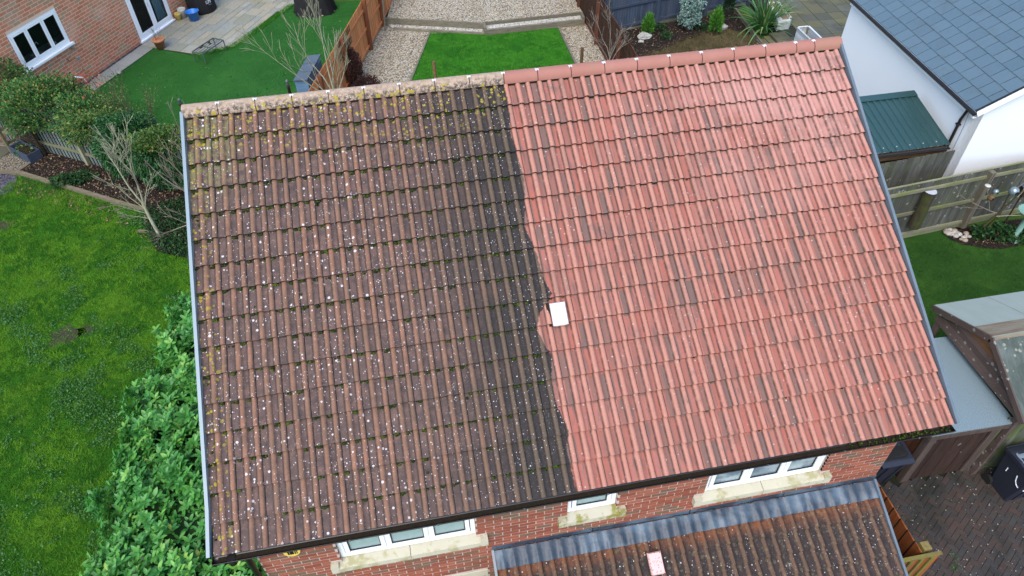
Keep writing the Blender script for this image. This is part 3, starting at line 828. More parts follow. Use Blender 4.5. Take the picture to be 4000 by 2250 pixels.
for (hx, bays, g) in ((holes[0], (0, .33, .67, 1), gm[0]), (holes[1], (0, 1), gm[1]), (holes[2], (0, .33, .67, 1), gm[2]), (holes[3], (0, .33, .67, 1), gm[1])):
    wins.append(upvc_window(house, O0, XV, -YV, hx[0]+.004, hx[1]-.004, hx[2]+.002, hx[3]-.004, .07, bays, g))
for i, (a, b, z, n) in enumerate(sills):
    for j in range(n):
        x0, x1 = a+(b-a)*j/n+(.004 if j else 0), a+(b-a)*(j+1)/n-(.004 if j < n-1 else 0)
        mb = MB()
        # sloped weathering between square stools at the ends
        P = [(-.08, z-.15), (-.08, z-.05), (.1, z-.002), (.1, z-.15)]
        mb.add([(x0, HY+y, zz) for y, zz in P]+[(x1, HY+y, zz) for y, zz in P], [(3, 2, 1, 0), (4, 5, 6, 7)]+[(k, (k+1) % 4, 4+(k+1) % 4, 4+k) for k in range(4)])
        if j == 0: mb.obox((x0-.003, HY-.083, z-.153), (.1, 0, 0), (0, .08, 0), (0, 0, .156))
        if j == n-1: mb.obox((x1-.097, HY-.083, z-.153), (.1, 0, 0), (0, .08, 0), (0, 0, .156))
        mb.build('sill', M['stone_moss'] if n == 1 else M['stone'], wins[i], label='stone sill yellow-green with algae' if n == 1 else None)
MB().obox((1.0, HY-.012, 2.05), (2.03, 0, 0), (0, .1, 0), (0, 0, .215)).build('lintel', M['stone'], house)

# roof frame
DV = np.array([0, CA, SA]); NV = np.array([0, -SA, CA]); RO = np.array([0, 0, E])
DB = np.array([0, -CA, SA]); NB = np.array([0, SA, CA]); RB = np.array([0, 2*4.695, E])
TP = [(0, 0), (.084, 0), (.090, .014), (.102, .028), (.124, .036), (.146, .027), (.158, .011), (.166, 0), (.224, 0), (.230, .014), (.242, .028), (.264, .036), (.284, .027), (.2955, .004)]
def tile_arrays(width=.30, gauge=GA, amp=1.0, lift=.044, nose=.028):
    k = width/.30
    P = [(x*k, h*amp) for x, h in TP]
    L = gauge+.03
    sl = -lift/gauge
    V, Rl = [], []
    for d in (0.0, L):
        for x, h in P: V.append((x, d, h+sl*d)); Rl.append(h/(.036*amp))
    n = len(P)
    F = [(i, i+1, n+i+1, n+i) for i in range(n-1)]
    b = len(V)
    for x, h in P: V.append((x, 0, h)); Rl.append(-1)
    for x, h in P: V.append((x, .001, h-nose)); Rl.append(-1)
    F += [(b+n+i, b+n+i+1, b+i+1, b+i) for i in range(n-1)]
    sm = [True]*(n-1)+[False]*(n-1)
    return np.array(V), np.array(F), np.array(sm), np.array(Rl)
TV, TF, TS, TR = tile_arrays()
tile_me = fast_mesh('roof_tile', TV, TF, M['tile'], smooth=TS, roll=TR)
mb = MB()                                                       # boarding under the tiles
for o, d, nn in ((RO, DV, NV), (RB, DB, NB)):
    a = o-nn*.045+d*.03
    mb.add([a+XV*.02, a+XV*8.98, a+XV*8.98+d*5.43, a+XV*.02+d*5.43], [(0, 1, 2, 3)])
roof = mb.build('roof', M['slate_under'], house)
def tile_frame(c, k, jit=True):
    o = RO+XV*(.3*k)+DV*(GA*c)
    a = random.gauss(0, .0025) if jit else 0
    ex = XV+DV*a+NV*random.gauss(0, .004); ey = DV-XV*a
    return o+NV*random.uniform(-.0015, .0015), ex, ey, NV
rest = []
for c in range(16):
    for k in range(30):
        o, ex, ey, ez = tile_frame(c, k)
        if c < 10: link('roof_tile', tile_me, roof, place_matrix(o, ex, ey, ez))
        else: rest.append((o, ex, ey, ez))
for c in range(16):
    for k in range(30): rest.append((RB+NB*.045+XV*(9.0-.3*k)+DB*(GA*c), -XV, DB, NB))
Vs, Fs = [], []
for i, (o, ex, ey, ez) in enumerate(rest):
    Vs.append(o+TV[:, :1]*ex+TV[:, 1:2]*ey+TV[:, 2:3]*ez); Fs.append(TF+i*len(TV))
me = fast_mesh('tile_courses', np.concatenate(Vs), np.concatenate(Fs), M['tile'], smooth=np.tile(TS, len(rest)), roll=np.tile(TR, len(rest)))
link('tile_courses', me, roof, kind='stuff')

# ridge
RC = np.array([0, 4.695, E+2.762]); RR = .109
rb = [-.03, .42, .89, 1.355, 1.82, 2.28, 2.745, 3.21, 3.675, 4.14, 4.605, 5.07, 5.54, 6.005, 6.47, 6.94, 7.41, 7.88, 8.345, 8.62, 9.05]
def half_pipe(mb, x0, x1, r, th, n=12, a0=-5, a1=185, m=0, ends=True):
    vs = []
    for x in (x0, x1):
        for rr in (r, r-th):
            for i in range(n+1):
                a = R(a0+(a1-a0)*i/n); vs.append((x, RC[1]-rr*math.cos(a), RC[2]+rr*math.sin(a)))
    q = n+1
    fs = []
    for i in range(n):
        fs += [(i+1, i, 2*q+i, 2*q+i+1), (q+i, q+i+1, 3*q+i+1, 3*q+i)]
    mb.add(vs, fs, m, True)
    fs = []
    for i in range(n):
        fs += [(i, i+1, q+i+1, q+i), (2*q+i+1, 2*q+i, 3*q+i, 3*q+i+1)]
    fs += [(0, q, 3*q, 2*q), (q-1, 2*q-1, 4*q-1, 3*q-1)][:2]
    mb.add(vs, fs, m, False)
for i in range(20):
    mb = MB(); g = .006
    half_pipe(mb, rb[i]+g, rb[i+1]-g, RR+random.uniform(-.002, .003), .02)
    if i in (0, 19):                                            # closed end
        x = rb[0]+.008 if i == 0 else rb[20]-.008
        pts = [(x, RC[1]-.095*math.cos(R(a)), RC[2]+.095*math.sin(R(a))) for a in range(0, 181, 15)]
        mb.add(pts, [tuple(range(len(pts)))[::(1 if i else -1)]])
    mb.build('ridge_tile', M['ridge'], roof)
for i in range(1, 20):
    mb = MB(); x = rb[i]
    half_pipe(mb, x-.009, x+.009, RR-.004, .02, 12, -4, 184)
    mb.build('ridge_union', M['strap'], roof)
    mb = MB()
    mb.box((x, RC[1]-.012, RC[2]+RR), (.05, .03, .006)); mb.box((x-.014, RC[1]-.034, RC[2]+RR-.002), (.014, .03, .006)); mb.box((x+.016, RC[1]-.03, RC[2]+RR-.002), (.01, .02, .006))
    mb.build('ridge_clip', M['silver'], roof)
mb = MB()                                                       # dark bedding gap under the ridge tiles
mb.obox(RC+np.array([.03, -.1, -.07]), XV*8.9, (0, .2, 0), (0, 0, .06))
mb.build('ridge_bedding', M['gutter_dirt'], roof)

# verges, fascia, gutter
def verge(x0, x1, mat, flare):
    mb = MB()
    L = 5.42
    for a, b in ((0, .5), (.5, L)):
        da = flare if a == 0 else 0
        p = RO+DV*a+NV*-.05; q = RO+DV*b+NV*-.05
        vs = [p+XV*(x0+da), p+XV*(x1+da), q+XV*x1, q+XV*x0]
        vs += [v+NV*.095 for v in vs]
        mb.add(vs, [(4, 5, 6, 7), (0, 4, 7, 3), (1, 2, 6, 5), (0, 1, 5, 4), (3, 7, 6, 2)])
    p = RO-NV*.17+DV*.0
    xo = x0 if x0 < 4 else x1-.012
    mb.obox(p+XV*xo, XV*.012, DV*L, NV*.13)
    mb.build('verge_trim', mat, roof)
    mb = MB(); o = RB-NV*.05
    mb.obox(o+XV*x0, XV*(x1-x0), DB*L, NB*.08); mb.build('verge_trim', mat, roof)
verge(-.047, -.008, M['verge'], -.02); verge(9.008, 9.045, M['verge_r'], .0)
mb = MB(); mb.obox((.0, .06, 4.47), (9.0, 0, 0), (0, .025, 0), (0, 0, .2)); mb.obox((.0, .085, 4.47), (9, 0, 0), (0, .38, 0), (0, 0, .02))
mb.build('fascia', M['fascia'], house)
def gutter(name, parent, p0, p1, out, r=.058, mat=None, n=8, clips=10):
    """half-round gutter from p0 to p1; 'out' points away from the wall"""
    p0, p1, out = np.array(p0, float), np.array(p1, float), np.array(out, float)
    mb = MB(); vs = []
    for p in (p0, p1):
        for rr in (r, r-.006):
            for i in range(n+1):
                a = math.pi*i/n; vs.append(p+out*rr*math.cos(a)-ZV*rr*math.sin(a))
    q = n+1; fs = []
    for i in range(n): fs += [(i, i+1, 2*q+i+1, 2*q+i), (q+i+1, q+i, 3*q+i, 3*q+i+1)]
    fs += [(0, 2*q, 3*q, q), (n, q+n, 3*q+n, 2*q+n)]
    mb.add(vs, fs, 0, True)
    for p in (p0, p1):
        mb.add([p+out*r*math.cos(math.pi*i/n)-ZV*r*math.sin(math.pi*i/n) for i in range(n+1)], [tuple(range(n+1))])
    g = mb.build(name, mat or M['black'], parent)
    d = (p1-p0); L = np.linalg.norm(d); d /= L
    for i in range(clips):
        c = p0+d*(L*(i+.5)/clips)
        mb = MB(); mb.obox(c-d*.01+out*(r-.006)-ZV*.018, d*.02, out*.012, ZV*.022)
        mb.build('gutter_clip', M['metal_dark'], g)
    mb = MB(); mb.obox(p0+d*.05-out*.03-ZV*(r-.012), d*(L-.1), out*.06, ZV*.012); mb.build('gutter_dirt', M['gutter_dirt'], g)
    return g
gt = gutter('gutter', house, (-.03, -.005, E-.05), (9.0, -.005, E-.05), (0, -1, 0), .068, clips=9)
mb = MB()
for k in range(90):
    x = random.uniform(7.6, 8.95); mb.blob((x, random.uniform(-.045, .03), E-.07), (random.uniform(.008, .02),)*2+(.012,), .3, 5, 3)
mb.build('gutter_moss', M['moss'], gt, kind='stuff')
mb = MB(); mb.tube([(.16, -.005, E-.1), (.16, -.0, E-.2), (.16, .27, E-.42), (.16, .27, 0)], .036, 8); mb.lathe([(.05, -.1), (.05, .02)], (.16, -.005, E-.1), 10)
mb.build('downpipe', M['black'], house)

# moss along the tile edges of the uncleaned half
mb = MB()
for c in range(1, 16):
    dens = random.uniform(.45, 1.0)*(1.2 if c > 7 else .85)
    for k in range(28):
        for pc, hw in ((.042, .04), (.195, .026)):
            if random.random() > dens: continue
            x = .3*k+pc
            if x > 4.0: continue
            for j in range(random.randint(3, 6)):
                p = RO+XV*(x+random.uniform(-hw, hw))+DV*(GA*c-random.uniform(.006, .028))+NV*(-.04+.008)
                s = random.uniform(.009, .02)
                mb.blob(p, (s*1.3, s, s*.9), .35, 5, 4)
for k in range(50):                                             # loose cushions
    x = random.uniform(.05, 3.9); t = random.uniform(.1, 5.2)
    if k < 12: x = random.uniform(.02, .09)
    p = RO+XV*x+DV*t+NV*-.015; s = random.uniform(.008, .02); mb.blob(p, (s, s, s*.8), .35, 5, 4)
for k in range(30):
    c = random.randint(1, 15); x = .3*random.randint(14, 29)+random.choice((.04, .195)); p = RO+XV*x+DV*(GA*c-.01)+NV*-.036
    mb.blob(p, (.018, .01, .008), .3, 5, 4)
mb.build('moss', M['moss'], roof, kind='stuff')

# vent tile
def vent(parent, c, d, nn, w, l, h, mat):
    mb = MB(); c = np.array(c)
    vs = []
    for (sx, sy, z) in ((1, 1, 0), (1, 1, .6), (.86, .9, 1)):
        for (a, b) in ((-1, -1), (-.6, -1.06), (.6, -1.06), (1, -1), (1, 1), (-1, 1)):
            vs.append(c+XV*(a*sx*w/2)+d*(b*sy*l/2)+nn*(z*h))
    fs = []
    for i in range(2):
        for k in range(6): fs.append((i*6+k, i*6+(k+1) % 6, i*6+6+(k+1) % 6, i*6+6+k))
    fs.append(tuple(range(12, 18)))
    mb.add(vs, fs)
    return mb.build('roof_vent', mat, parent)
vent(roof, RO+XV*4.295+DV*(1.82/CA)+NV*.012, DV, NV, .195, .285, .062, M['vent_clean'])
mb = MB(); mb.obox(RO+XV*4.155+DV*1.985+NV*.0, XV*.04, DV*.3, NV*.012); mb.build('vent_flashing', M['gutter_dirt'], roof)

# ------------------------------------------------------------------ porch roof below the windows
PA = R(25); PC, PS = math.cos(PA), math.sin(PA)
PD, PN = np.array([0, PC, PS]), np.array([0, -PS, PC])
PO = np.array([3.13, HY, 2.83])                                  # top left corner at the wall
PW, PL_, PG = 5.66, 2.3, .272
mb = MB(); a = PO-PN*.05
mb.add([a-PD*PL_, a+XV*PW-PD*PL_, a+XV*PW, a], [(0, 1, 2, 3)])
porch = mb.build('porch_roof', M['slate_under'], house)
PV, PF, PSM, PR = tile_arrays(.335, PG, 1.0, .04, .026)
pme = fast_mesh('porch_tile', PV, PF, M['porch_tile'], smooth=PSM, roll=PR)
for c in range(8):
    for k in range(17):
        x = .335*k-.03
        if x+.335 > PW+.02: continue
        o = PO+XV*x-PD*(.22+PG*(c+1))+PN*random.uniform(-.003, .003)
        a = random.gauss(0, .004)
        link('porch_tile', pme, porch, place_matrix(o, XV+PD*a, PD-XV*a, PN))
n = int(PW/.34)
o = PO+XV*(.34*16-.03)
mb = MB()                                                       # lead flashing dressed over the rolls, in lengths
for j in range(4):
    x0, x1 = PW*j/4-.02, PW*(j+1)/4-.02+(.015 if j < 3 else .03)
    nx = 48; rows = [(-.262, .012), (-.2, .02), (-.1, .022), (-.012, .03)]
    vs = []
    for (t, h) in rows:
        for i in range(nx+1):
            x = x0+(x1-x0)*i/nx
            u = ((x+.03) % .335)/.335*.3
            hh = float(np.interp(u, [p[0] for p in TP], [p[1]*1.15 for p in TP]))*(1.0 if t < -.19 else .55 if t < -.05 else .1)
            vs.append(PO+XV*x+PD*(t+random.uniform(-.006, .006)*(t < -.25))+PN*(h+hh+random.uniform(-.003, .003)+.004*(j % 2)))
    fs = [(r*(nx+1)+i, r*(nx+1)+i+1, (r+1)*(nx+1)+i+1, (r+1)*(nx+1)+i) for r in range(3) for i in range(nx)]
    m1 = MB(); m1.add(vs, fs, 0, True)
    m1.obox(PO+XV*x0+np.array([0, -.012, .028]), XV*(x1-x0), (0, .01, 0), (0, 0, .09), 0)
    m1.build('lead_flashing', [M['lead'], M['lead_edge']], porch)
for j in range(34):
    x = PW*random.random(); mb.blob(PO+XV*x+np.array([0, -.03, .04]), (random.uniform(.03, .1), .012, .01), .4, 6, 4)
mb.build('dark_debris', M['lead_edge'], porch, kind='stuff')
for x in (-.03, PW-.005):
    mb = MB(); mb.obox(PO+XV*x-PD*PL_-PN*.06, XV*.035, PD*PL_, PN*.1); mb.build('verge_trim', M['verge_r'], porch)
vent(porch, PO+XV*(5.315-3.13)-PD*((HY+.15)/PC)+PN*.012, PD, PN, .195, .29, .065, M['vent_dirty'])
mb = MB(); mb.obox(PO+XV*(5.2-3.13)-PD*.715+PN*.005, XV*.225, PD*.335, PN*.012); mb.build('vent_flashing', M['w_dark'], porch)
mb = MB()
for c in range(1, 7):
    for k in range(34):
        if random.random() < .5:
            p = PO+XV*(.17*k+random.uniform(0, .08))-PD*(.22+PG*c+.005)+PN*-.012; s = random.uniform(.008, .015); mb.blob(p, (s*1.3, s, s), .3, 5, 4)
mb.build('moss', M['moss'], porch, kind='stuff')
mb = MB(); mb.obox((3.2, -1.4, 0), (5.5, 0, 0), (0, .1, 0), (0, 0, 1.95)); mb.obox((3.2, -1.3, 0), (.1, 0, 0), (0, 1.64, 0), (0, 0, 1.95)); mb.obox((8.6, -1.3, 0), (.1, 0, 0), (0, 1.64, 0), (0, 0, 1.95))
mb.build('porch_wall', M['brick'], house)

# alarm box under the eaves
ab = thing('alarm_box', 'yellow alarm box with black lettering on brick wall under black gutter', 'alarm', (.66, .33, 3.9))
mb = MB(); P = []
for i in range(13):
    a = math.pi+math.pi*i/12; P.append((.66+.1*math.cos(a), 3.92+.115*math.sin(a)))
P += [(.76, 4.06), (.56, 4.06)]
k = len(P)
mb.add([(x, HY-.002, z) for x, z in P]+[(x, HY-.06, z) for x, z in P], [tuple(range(k, 2*k))]+[(i, (i+1) % k, k+(i+1) % k, k+i) for i in range(k)])
mb.build('casing', M['yellow_box'], ab)
def text_mesh(s, size):
    cu = bpy.data.curves.new('lettering', 'FONT'); cu.body = s; cu.size = size; cu.align_x = 'CENTER'; cu.extrude = .0015
    ob = bpy.data.objects.new('lettering', cu); COL.objects.link(ob)
    dg = bpy.context.evaluated_depsgraph_get()
    me = bpy.data.meshes.new_from_object(ob.evaluated_get(dg)); me.name = 'lettering'
    bpy.data.objects.remove(ob)
    return me
mb = MB()                                                       # feet of the letters that show below the gutter
for x, w in ((.607, .02), (.632, .022), (.655, .016), (.668, .012), (.69, .014), (.712, .012)):
    mb.obox((x, HY-.0625, 3.862), (w, 0, 0), (0, .002, 0), (0, 0, .1))
mb.build('lettering', M['ink'], ab)
# ------------------------------------------------------------------ the neighbour's house, back left
lh = thing('brick_house', 'orange brick house with white patio doors and kitchen window, top left corner', 'house', tuple(wl(1.5, -3)))
LO = WA.copy()
lholes = [(-1.86, .15, 1.4, 2.56), (3.04, 5.0, .05, 2.15)]
mb = MB()
wall_panel(mb, LO, WD, WN, -4.0, 6.15, 0, 5.0, lholes, .12)
mb.obox(wl(6.15, -.12), -WN*5.5, -WD*.12, ZV*5.0); mb.obox(wl(-4.0, -.12), -WN*5.5, WD*.12, ZV*5.0)
def room(a, b, z0, z1, dep):
    o = LO+WD*a+ZV*z0-WN*.13
    for (p, e1, e2) in ((o-WN*dep, WD*(b-a), ZV*(z1-z0)), (o, -WN*dep, ZV*(z1-z0)), (o+WD*(b-a), -WN*dep, ZV*(z1-z0)), (o, WD*(b-a), -WN*dep), (o+ZV*(z1-z0), WD*(b-a), -WN*dep)):
        mb.add([p, p+e1, p+e1+e2, p+e2], [(0, 1, 2, 3)], 1)
room(-2.2, .5, .9, 2.9, 2.2); room(2.8, 5.25, .0, 2.4, 2.6)
lwall = mb.build('wall', [M['mortar_pale'], M['room']], lh)
brick_wall(lwall, LO, WD, WN, -4.0, 6.15, 0, 4.95, lholes, M['brick_orange'], lambda s, z: math.hypot(s-.9, (z-1.6)*1.3), 290, .287, .106, .021)
w = upvc_window(lh, LO, WD, WN, -1.855, .145, 1.405, 2.555, .02, (0, .31, .68, 1), M['glass'], .075, .06, bottom=.1)
mb = MB(); mb.obox(wl(-1.92, -.04, 1.34), WD*2.13, WN*.15, ZV*.06); mb.build('sill', M['upvc'], w)
d = upvc_window(lh, LO, WD, WN, 3.045, 4.995, .055, 2.145, .02, (0, .5, 1), M['glass'], .09, .1, name='patio_door', bottom=.12)
mb = MB(); mb.obox(wl(3.0, -.02, .0), WD*2.05, WN*.1, ZV*.055); mb.build('threshold', M['upvc'], d)
mb = MB(); mb.obox(wl(3.93, .04, 1.0), WD*.03, WN*.03, ZV*.16); mb.build('door_handle', M['silver'], d)
mb = MB()
for i in range(14):
    s = 4.45+.045*i; o = wl(s, -.22-.04*(i % 2), .15); mb.obox(o, WD*.05, WN*.04, ZV*1.95)
mb.build('curtain', M['curtain'], lh)
mb = MB(); mb.obox(wl(-2.2, -.75, 1.2), WD*2.7, WN*.62, ZV*.2); wt = mb.build('worktop', M['worktop'], lh)
MB().obox(wl(-1.08, -.5, 1.4), WD*.32, WN*.3, ZV*.06).build('drainer', M['cream_pot'], wt)
tp = wl(-.78, -.45, 1.4)
MB().tube([tp, tp+ZV*.25, tp+ZV*.33+WD*.04, tp+ZV*.33+WD*.1, tp+ZV*.24+WD*.14], .014, 6).build('tap', M['silver'], wt)
MB().blob(wl(-.32, -.35, 1.48), (.09, .06, .09), .25).build('sponge', M['yellow_pot'], wt)
MB().obox(wl(-.3, -.45, 1.4), WD*.2, WN*.14, ZV*.1).build('dish', M['upvc'], wt)
MB().lathe([(.045, 0), (.05, .06), (.035, .13), (.02, .15)], wl(-1.55, -.4, 1.4), 8).build('bottle', M['teal'], wt)
for k in range(4): MB().blob(wl(-1.75+.06*k, -.4, 1.44), (.05, .04, .05), .3).build('crockery', M['cream_pot'], wt)
mb = MB(); mb.tube([wl(-.3, .02, .37), wl(-.3, .07, .37), wl(-.08, .08, .24), wl(-.03, .09, .02)], .028, 8); mb.build('waste_pipe', M['upvc'], lh)
mb = MB(); mb.lathe([(.09, 0), (.09, .02), (.06, .025)], wl(0, .1, .0), 10); mb.build('drain', M['black'], lh)
for (s, z) in ((.12, 1.22), (.13, .83)):
    mb = MB(); mb.obox(wl(s-.07, .0, z-.05), WD*.14, WN*.03, ZV*.1)
    for j in range(4): mb.obox(wl(s-.06, .03, z-.04+.022*j), WD*.12, WN*.015, ZV*.01)
    mb.build('wall_vent', M['pebble'], lh)
mb = MB(); mb.tube([wl(-.27, .0, .99), wl(-.27, .05, .98), wl(-.25, .06, .92)], .015, 6); mb.tube([wl(-.24, .06, .93), wl(-.18, .06, .9)], .012, 6); mb.build('outside_tap', M['w_beam'], lh)
mb = MB(); o = LO+ZV*5.0
a, b = o-WD*4.3+WN*.35-ZV*.1, o+WD*6.45+WN*.35-ZV*.1
up = -WN*3.2+ZV*2.2
mb.add([a, b, b+up, a+up, b-WN*6.4, a-WN*6.4], [(0, 1, 2, 3), (3, 2, 4, 5)]); mb.add([b-WN*.3, b-WN*6.1, b+up], [(0, 1, 2)]); mb.add([a-WN*.3, a-WN*6.1, a+up], [(0, 2, 1)])
mb.build('roof', M['slate'], lh)

# patio slabs
def slab_obj(parent, name, o, e1, e2, h, mat, gap=.016, kids=None):
    """one slab with slightly rounded-off top edges"""
    l1, l2 = np.linalg.norm(e1), np.linalg.norm(e2); u1, u2 = e1/l1, e2/l2
    o = np.array(o)+u1*gap/2+u2*gap/2; a, b = l1-gap, l2-gap; c = .006
    vs = []
    for (z, k) in ((-.03, 0), (h-c, 0), (h, c)):
        for (p, q) in ((k, k), (a-k, k), (a-k, b-k), (k, b-k)): vs.append(o+u1*p+u2*q+ZV*z)
    fs = [(8, 9, 10, 11)]+[(i*4+j, i*4+(j+1) % 4, i*4+4+(j+1) % 4, i*4+4+j) for i in range(2) for j in range(4)]
    if np.cross(u1, u2)[2] < 0: fs = [f[::-1] for f in fs]
    mb = MB(); mb.add(vs, fs, rnd=0.0)
    return mb.build(name, mat, parent)
pat = sheet('patio', [tuple(wl(-3, .13)[:2]), tuple(wl(9, .13)[:2]), tuple(wl(9, 3.95)[:2]), tuple(wl(7.4, 3.75)[:2]), tuple(wl(5, 3.62)[:2]), tuple(wl(3.65, 3.42)[:2]), tuple(wl(2.72, 2.42)[:2]), tuple(wl(2.8, .72)[:2]), tuple(wl(-3, .72)[:2])], .004, M['joint'])
s = -3.0
while s < 2.75:
    L = min(random.choice((.86, .86, .6, .9)), 2.8-s)
    if L > .15: slab_obj(pat, 'paving_slab', wl(s, .13), WD*L, WN*.58, .02+random.uniform(-.002, .003), M['slab_path'])
    s += L
U = .285
occ = set()
cells = [(i, j) for i in range(21) for j in range(13)]
def inside_pat(i, j):
    s_, n_ = 2.8+U*(i+.5), .13+U*(j+.5)
    lim = 2.42+1.0*(s_-2.72)/.93 if s_ < 3.65 else 3.42+.33*(s_-3.65)/3.75
    return n_ < lim and s_ < 8.8
for (i, j) in cells:
    if (i, j) in occ or not inside_pat(i, j): continue
    opts = [(3, 2), (2, 3), (2, 2), (3, 2), (2, 1), (1, 2), (2, 2)]; random.shuffle(opts)
    for (a, b) in opts+[(1, 1)]:
        cs = [(i+p, j+q) for p in range(a) for q in range(b)]
        if all(c not in occ and inside_pat(*c) for c in cs):
            occ.update(cs); slab_obj(pat, 'paving_slab', wl(2.8+U*i, .13+U*j), WD*U*a, WN*U*b, .02+random.uniform(-.002, .003), M['slab']); break

# things on the patio
mb = MB(); pts = []
bn = thing('bench_frame', 'empty grey metal bench frame standing at the patio corner', 'bench', (-3.7, 21.8, 0))
A4 = [np.array(S(*q, .40)) for q in ((751, 202), (788, 212), (866, 159), (831, 149.5))]
A4 = [np.array([p[0], p[1], .40]) for p in A4]
ex = A4[3]-A4[0]; ey = A4[1]-A4[0]; ex /= np.linalg.norm(ex); ey -= ex*np.dot(ex, ey); ey /= np.linalg.norm(ey)
o = A4[0]; BL, BW = 1.12, .46
mb = MB()
for q in (0, BW): mb.bar(o+ey*q, o+ey*q+ex*BL, .035, .035)
for q in (0, BL): mb.bar(o+ex*q, o+ex*q+ey*BW, .035, .035)
mb.build('seat_frame', M['metal_dark'], bn)
for k in range(1, 4): MB().bar(o+ey*BW*k/4, o+ey*BW*k/4+ex*BL, .028, .012).build('slat', M['metal_dark'], bn)
MB().bar(o+ex*BL*.45-ZV*.02, o+ex*BL*.45+ey*BW-ZV*.02, .03, .03).build('crossbar', M['metal_dark'], bn)
for p in (0, BL):
    for q in (0, BW): MB().tube([o+ex*p+ey*q, o+ex*p+ey*q-ZV*.385], .02, 6).build('leg', M['metal_dark'], bn)
for p, q in ((.3, .25), (.62, .5), (.7, .2), (.45, .1)): MB().box(o+ex*BL*p+ey*BW*q+ZV*.02, (.08, .05, .03), .9).build('bracket', M['black'], bn)

def pot(name, label, cat, c, r, h, mat, group=None, rim=1.08, soil=.85):
    t = thing(name, label, cat, (*c, 0.02), group)
    z = .02
    MB().lathe([(r*.7, 0), (r*.98, h*.8), (r*rim, h*.82), (r*rim, h), (r*.95, h), (r*.9, h*.88)], (*c, z), 16).build('body', mat, t)
    MB().lathe([(.001, 0), (r*.93, 0)][::-1], (*c, z+h*soil), 14).build('soil', M['soil'], t)
    return t
def leaf_cloud(name, parent, pts, nrm, L, W, mat, droop=.2, fold=.25, kind=None, spread=.9, jit=.4):
    """pointed folded leaves, two quads each; pts (n,3), nrm (n,3) the way each leaf roughly points"""
    n = len(pts)
    d = unit(nrm+RNG.normal(0, spread*.5, (n, 3)))
    ref = RNG.normal(0, 1, (n, 3)); x = unit(np.cross(d, ref)); up = np.cross(x, d)
    l = (L*RNG.uniform(1-jit, 1+jit, n))[:, None]; wv = (W*RNG.uniform(1-jit, 1+jit, n))[:, None]
    up = np.where(up[:, 2:3] < 0, -up, up); x = np.cross(d, up)
    tip = pts+d*l-ZV*l*droop
    f = up*wv*fold
    V = np.stack([pts, pts+d*l*.33-x*wv*.5+f, pts+d*l*.7-x*wv*.4+f-ZV*l*droop*.4, tip, pts+d*l*.7+x*wv*.4+f-ZV*l*droop*.4, pts+d*l*.33+x*wv*.5+f], 1).reshape(-1, 3)
    b = np.arange(n)[:, None]*6
    F = np.stack([b+np.array([0, 3, 2, 1]), b+np.array([0, 5, 4, 3])], 1).reshape(-1, 4)
    me = fast_mesh(name, V, F, mat, rnd=np.repeat(RNG.random(n), 2))
    return link(name, me, parent, kind=kind)
def ball(n, c, rad, hollow=.55, flat=-1.0):
    u = unit(RNG.normal(0, 1, (n*2, 3))); u = u[u[:, 2] > flat][:n]
    k = RNG.uniform(hollow, 1, (len(u), 1))**.6
    lump = 1+.18*np.sin(u[:, :1]*5+c[0])*np.cos(u[:, 1:2]*6+c[1])+.1*np.sin(u[:, 2:3]*9)
    return np.array(c)+u*k*lump*np.array(rad), u
def branch_tree(mb, base, direction, length, r0, levels, spread=.6, kids=4, up=.25, seg=4, rmin=.003, wob=.12):
    p = np.array(base, float); d = np.array(direction, float); d /= np.linalg.norm(d)
    pts, rad = [p], [r0]
    for i in range(seg):
        d = unit(d+RNG.normal(0, wob, 3)+np.array([0, 0, up*.15])); p = p+d*length/seg
        pts.append(p); rad.append(max(rmin, r0*(1-.75*(i+1)/seg)))
    mb.tube(pts, rad, 5 if r0 > .012 else 3, caps=False)
    if levels > 0:
        for k in range(kids):
            t = RNG.uniform(.25, .98); i = min(int(t*seg), seg-1); q = pts[i]+(pts[i+1]-pts[i])*(t*seg-i)
            dd = unit(unit(pts[i+1]-pts[i])+unit(RNG.normal(0, 1, 3))*spread+np.array([0, 0, up*.4]))
            branch_tree(mb, q, dd, length*RNG.uniform(.35, .6)*(1.15-.5*t), max(rmin, rad[i]*.55), levels-1, spread, max(2, kids-1), up, max(2, seg-1), rmin, wob)
    return pts

tp_ = pot('plant_pot', 'terracotta pot with thin dead stems at the corner of lawn and patio', 'plant pot', S(631, 190), .2, .36, M['terracotta'], rim=1.15)
mb = MB()
c = S(631, 190)
for k in range(9): branch_tree(mb, (c[0]+random.uniform(-.1, .1), c[1]+random.uniform(-.1, .1), .33), (random.uniform(-.4, .4), random.uniform(-.4, .4), 1), .45, .006, 1, .5, 3, rmin=.003)
mb.build('stems', M['twig_grey'], tp_)
o = np.array([*c, .2]); dd = unit(np.array([CAM[0]-c[0], CAM[1]-c[1], 0.0])); rr_ = np.cross(ZV, dd)
mb = MB(); mb.add([o+dd*.186+rr_*.06*math.cos(a)+ZV*.06*math.sin(a)+dd*.02*math.sin(a) for a in np.linspace(0, 2*math.pi, 11)[:-1]], [tuple(range(10))]); mb.build('emblem', M['w_beam'], tp_)
pot('plant_pot', 'small yellow pot beside the patio door frame', 'plant pot', S(702, 79), .13, .27, M['yellow_pot'], rim=1.0)
pot('plant_pot', 'cream pot of dark soil between yellow pot and blue tub', 'plant pot', S(719, 70), .16, .36, M['cream_pot'], rim=1.0)
c = S(761, 80); t = thing('garden_tub', 'bright blue flexible tub with two handles on patio', 'tub', (*c, .02))
MB().lathe([(.17, 0), (.235, .36), (.245, .36), (.24, .345), (.225, .34), (.17, .03), (.001, .03)], (*c, .02), 18).build('body', M['blue_tub'], t)
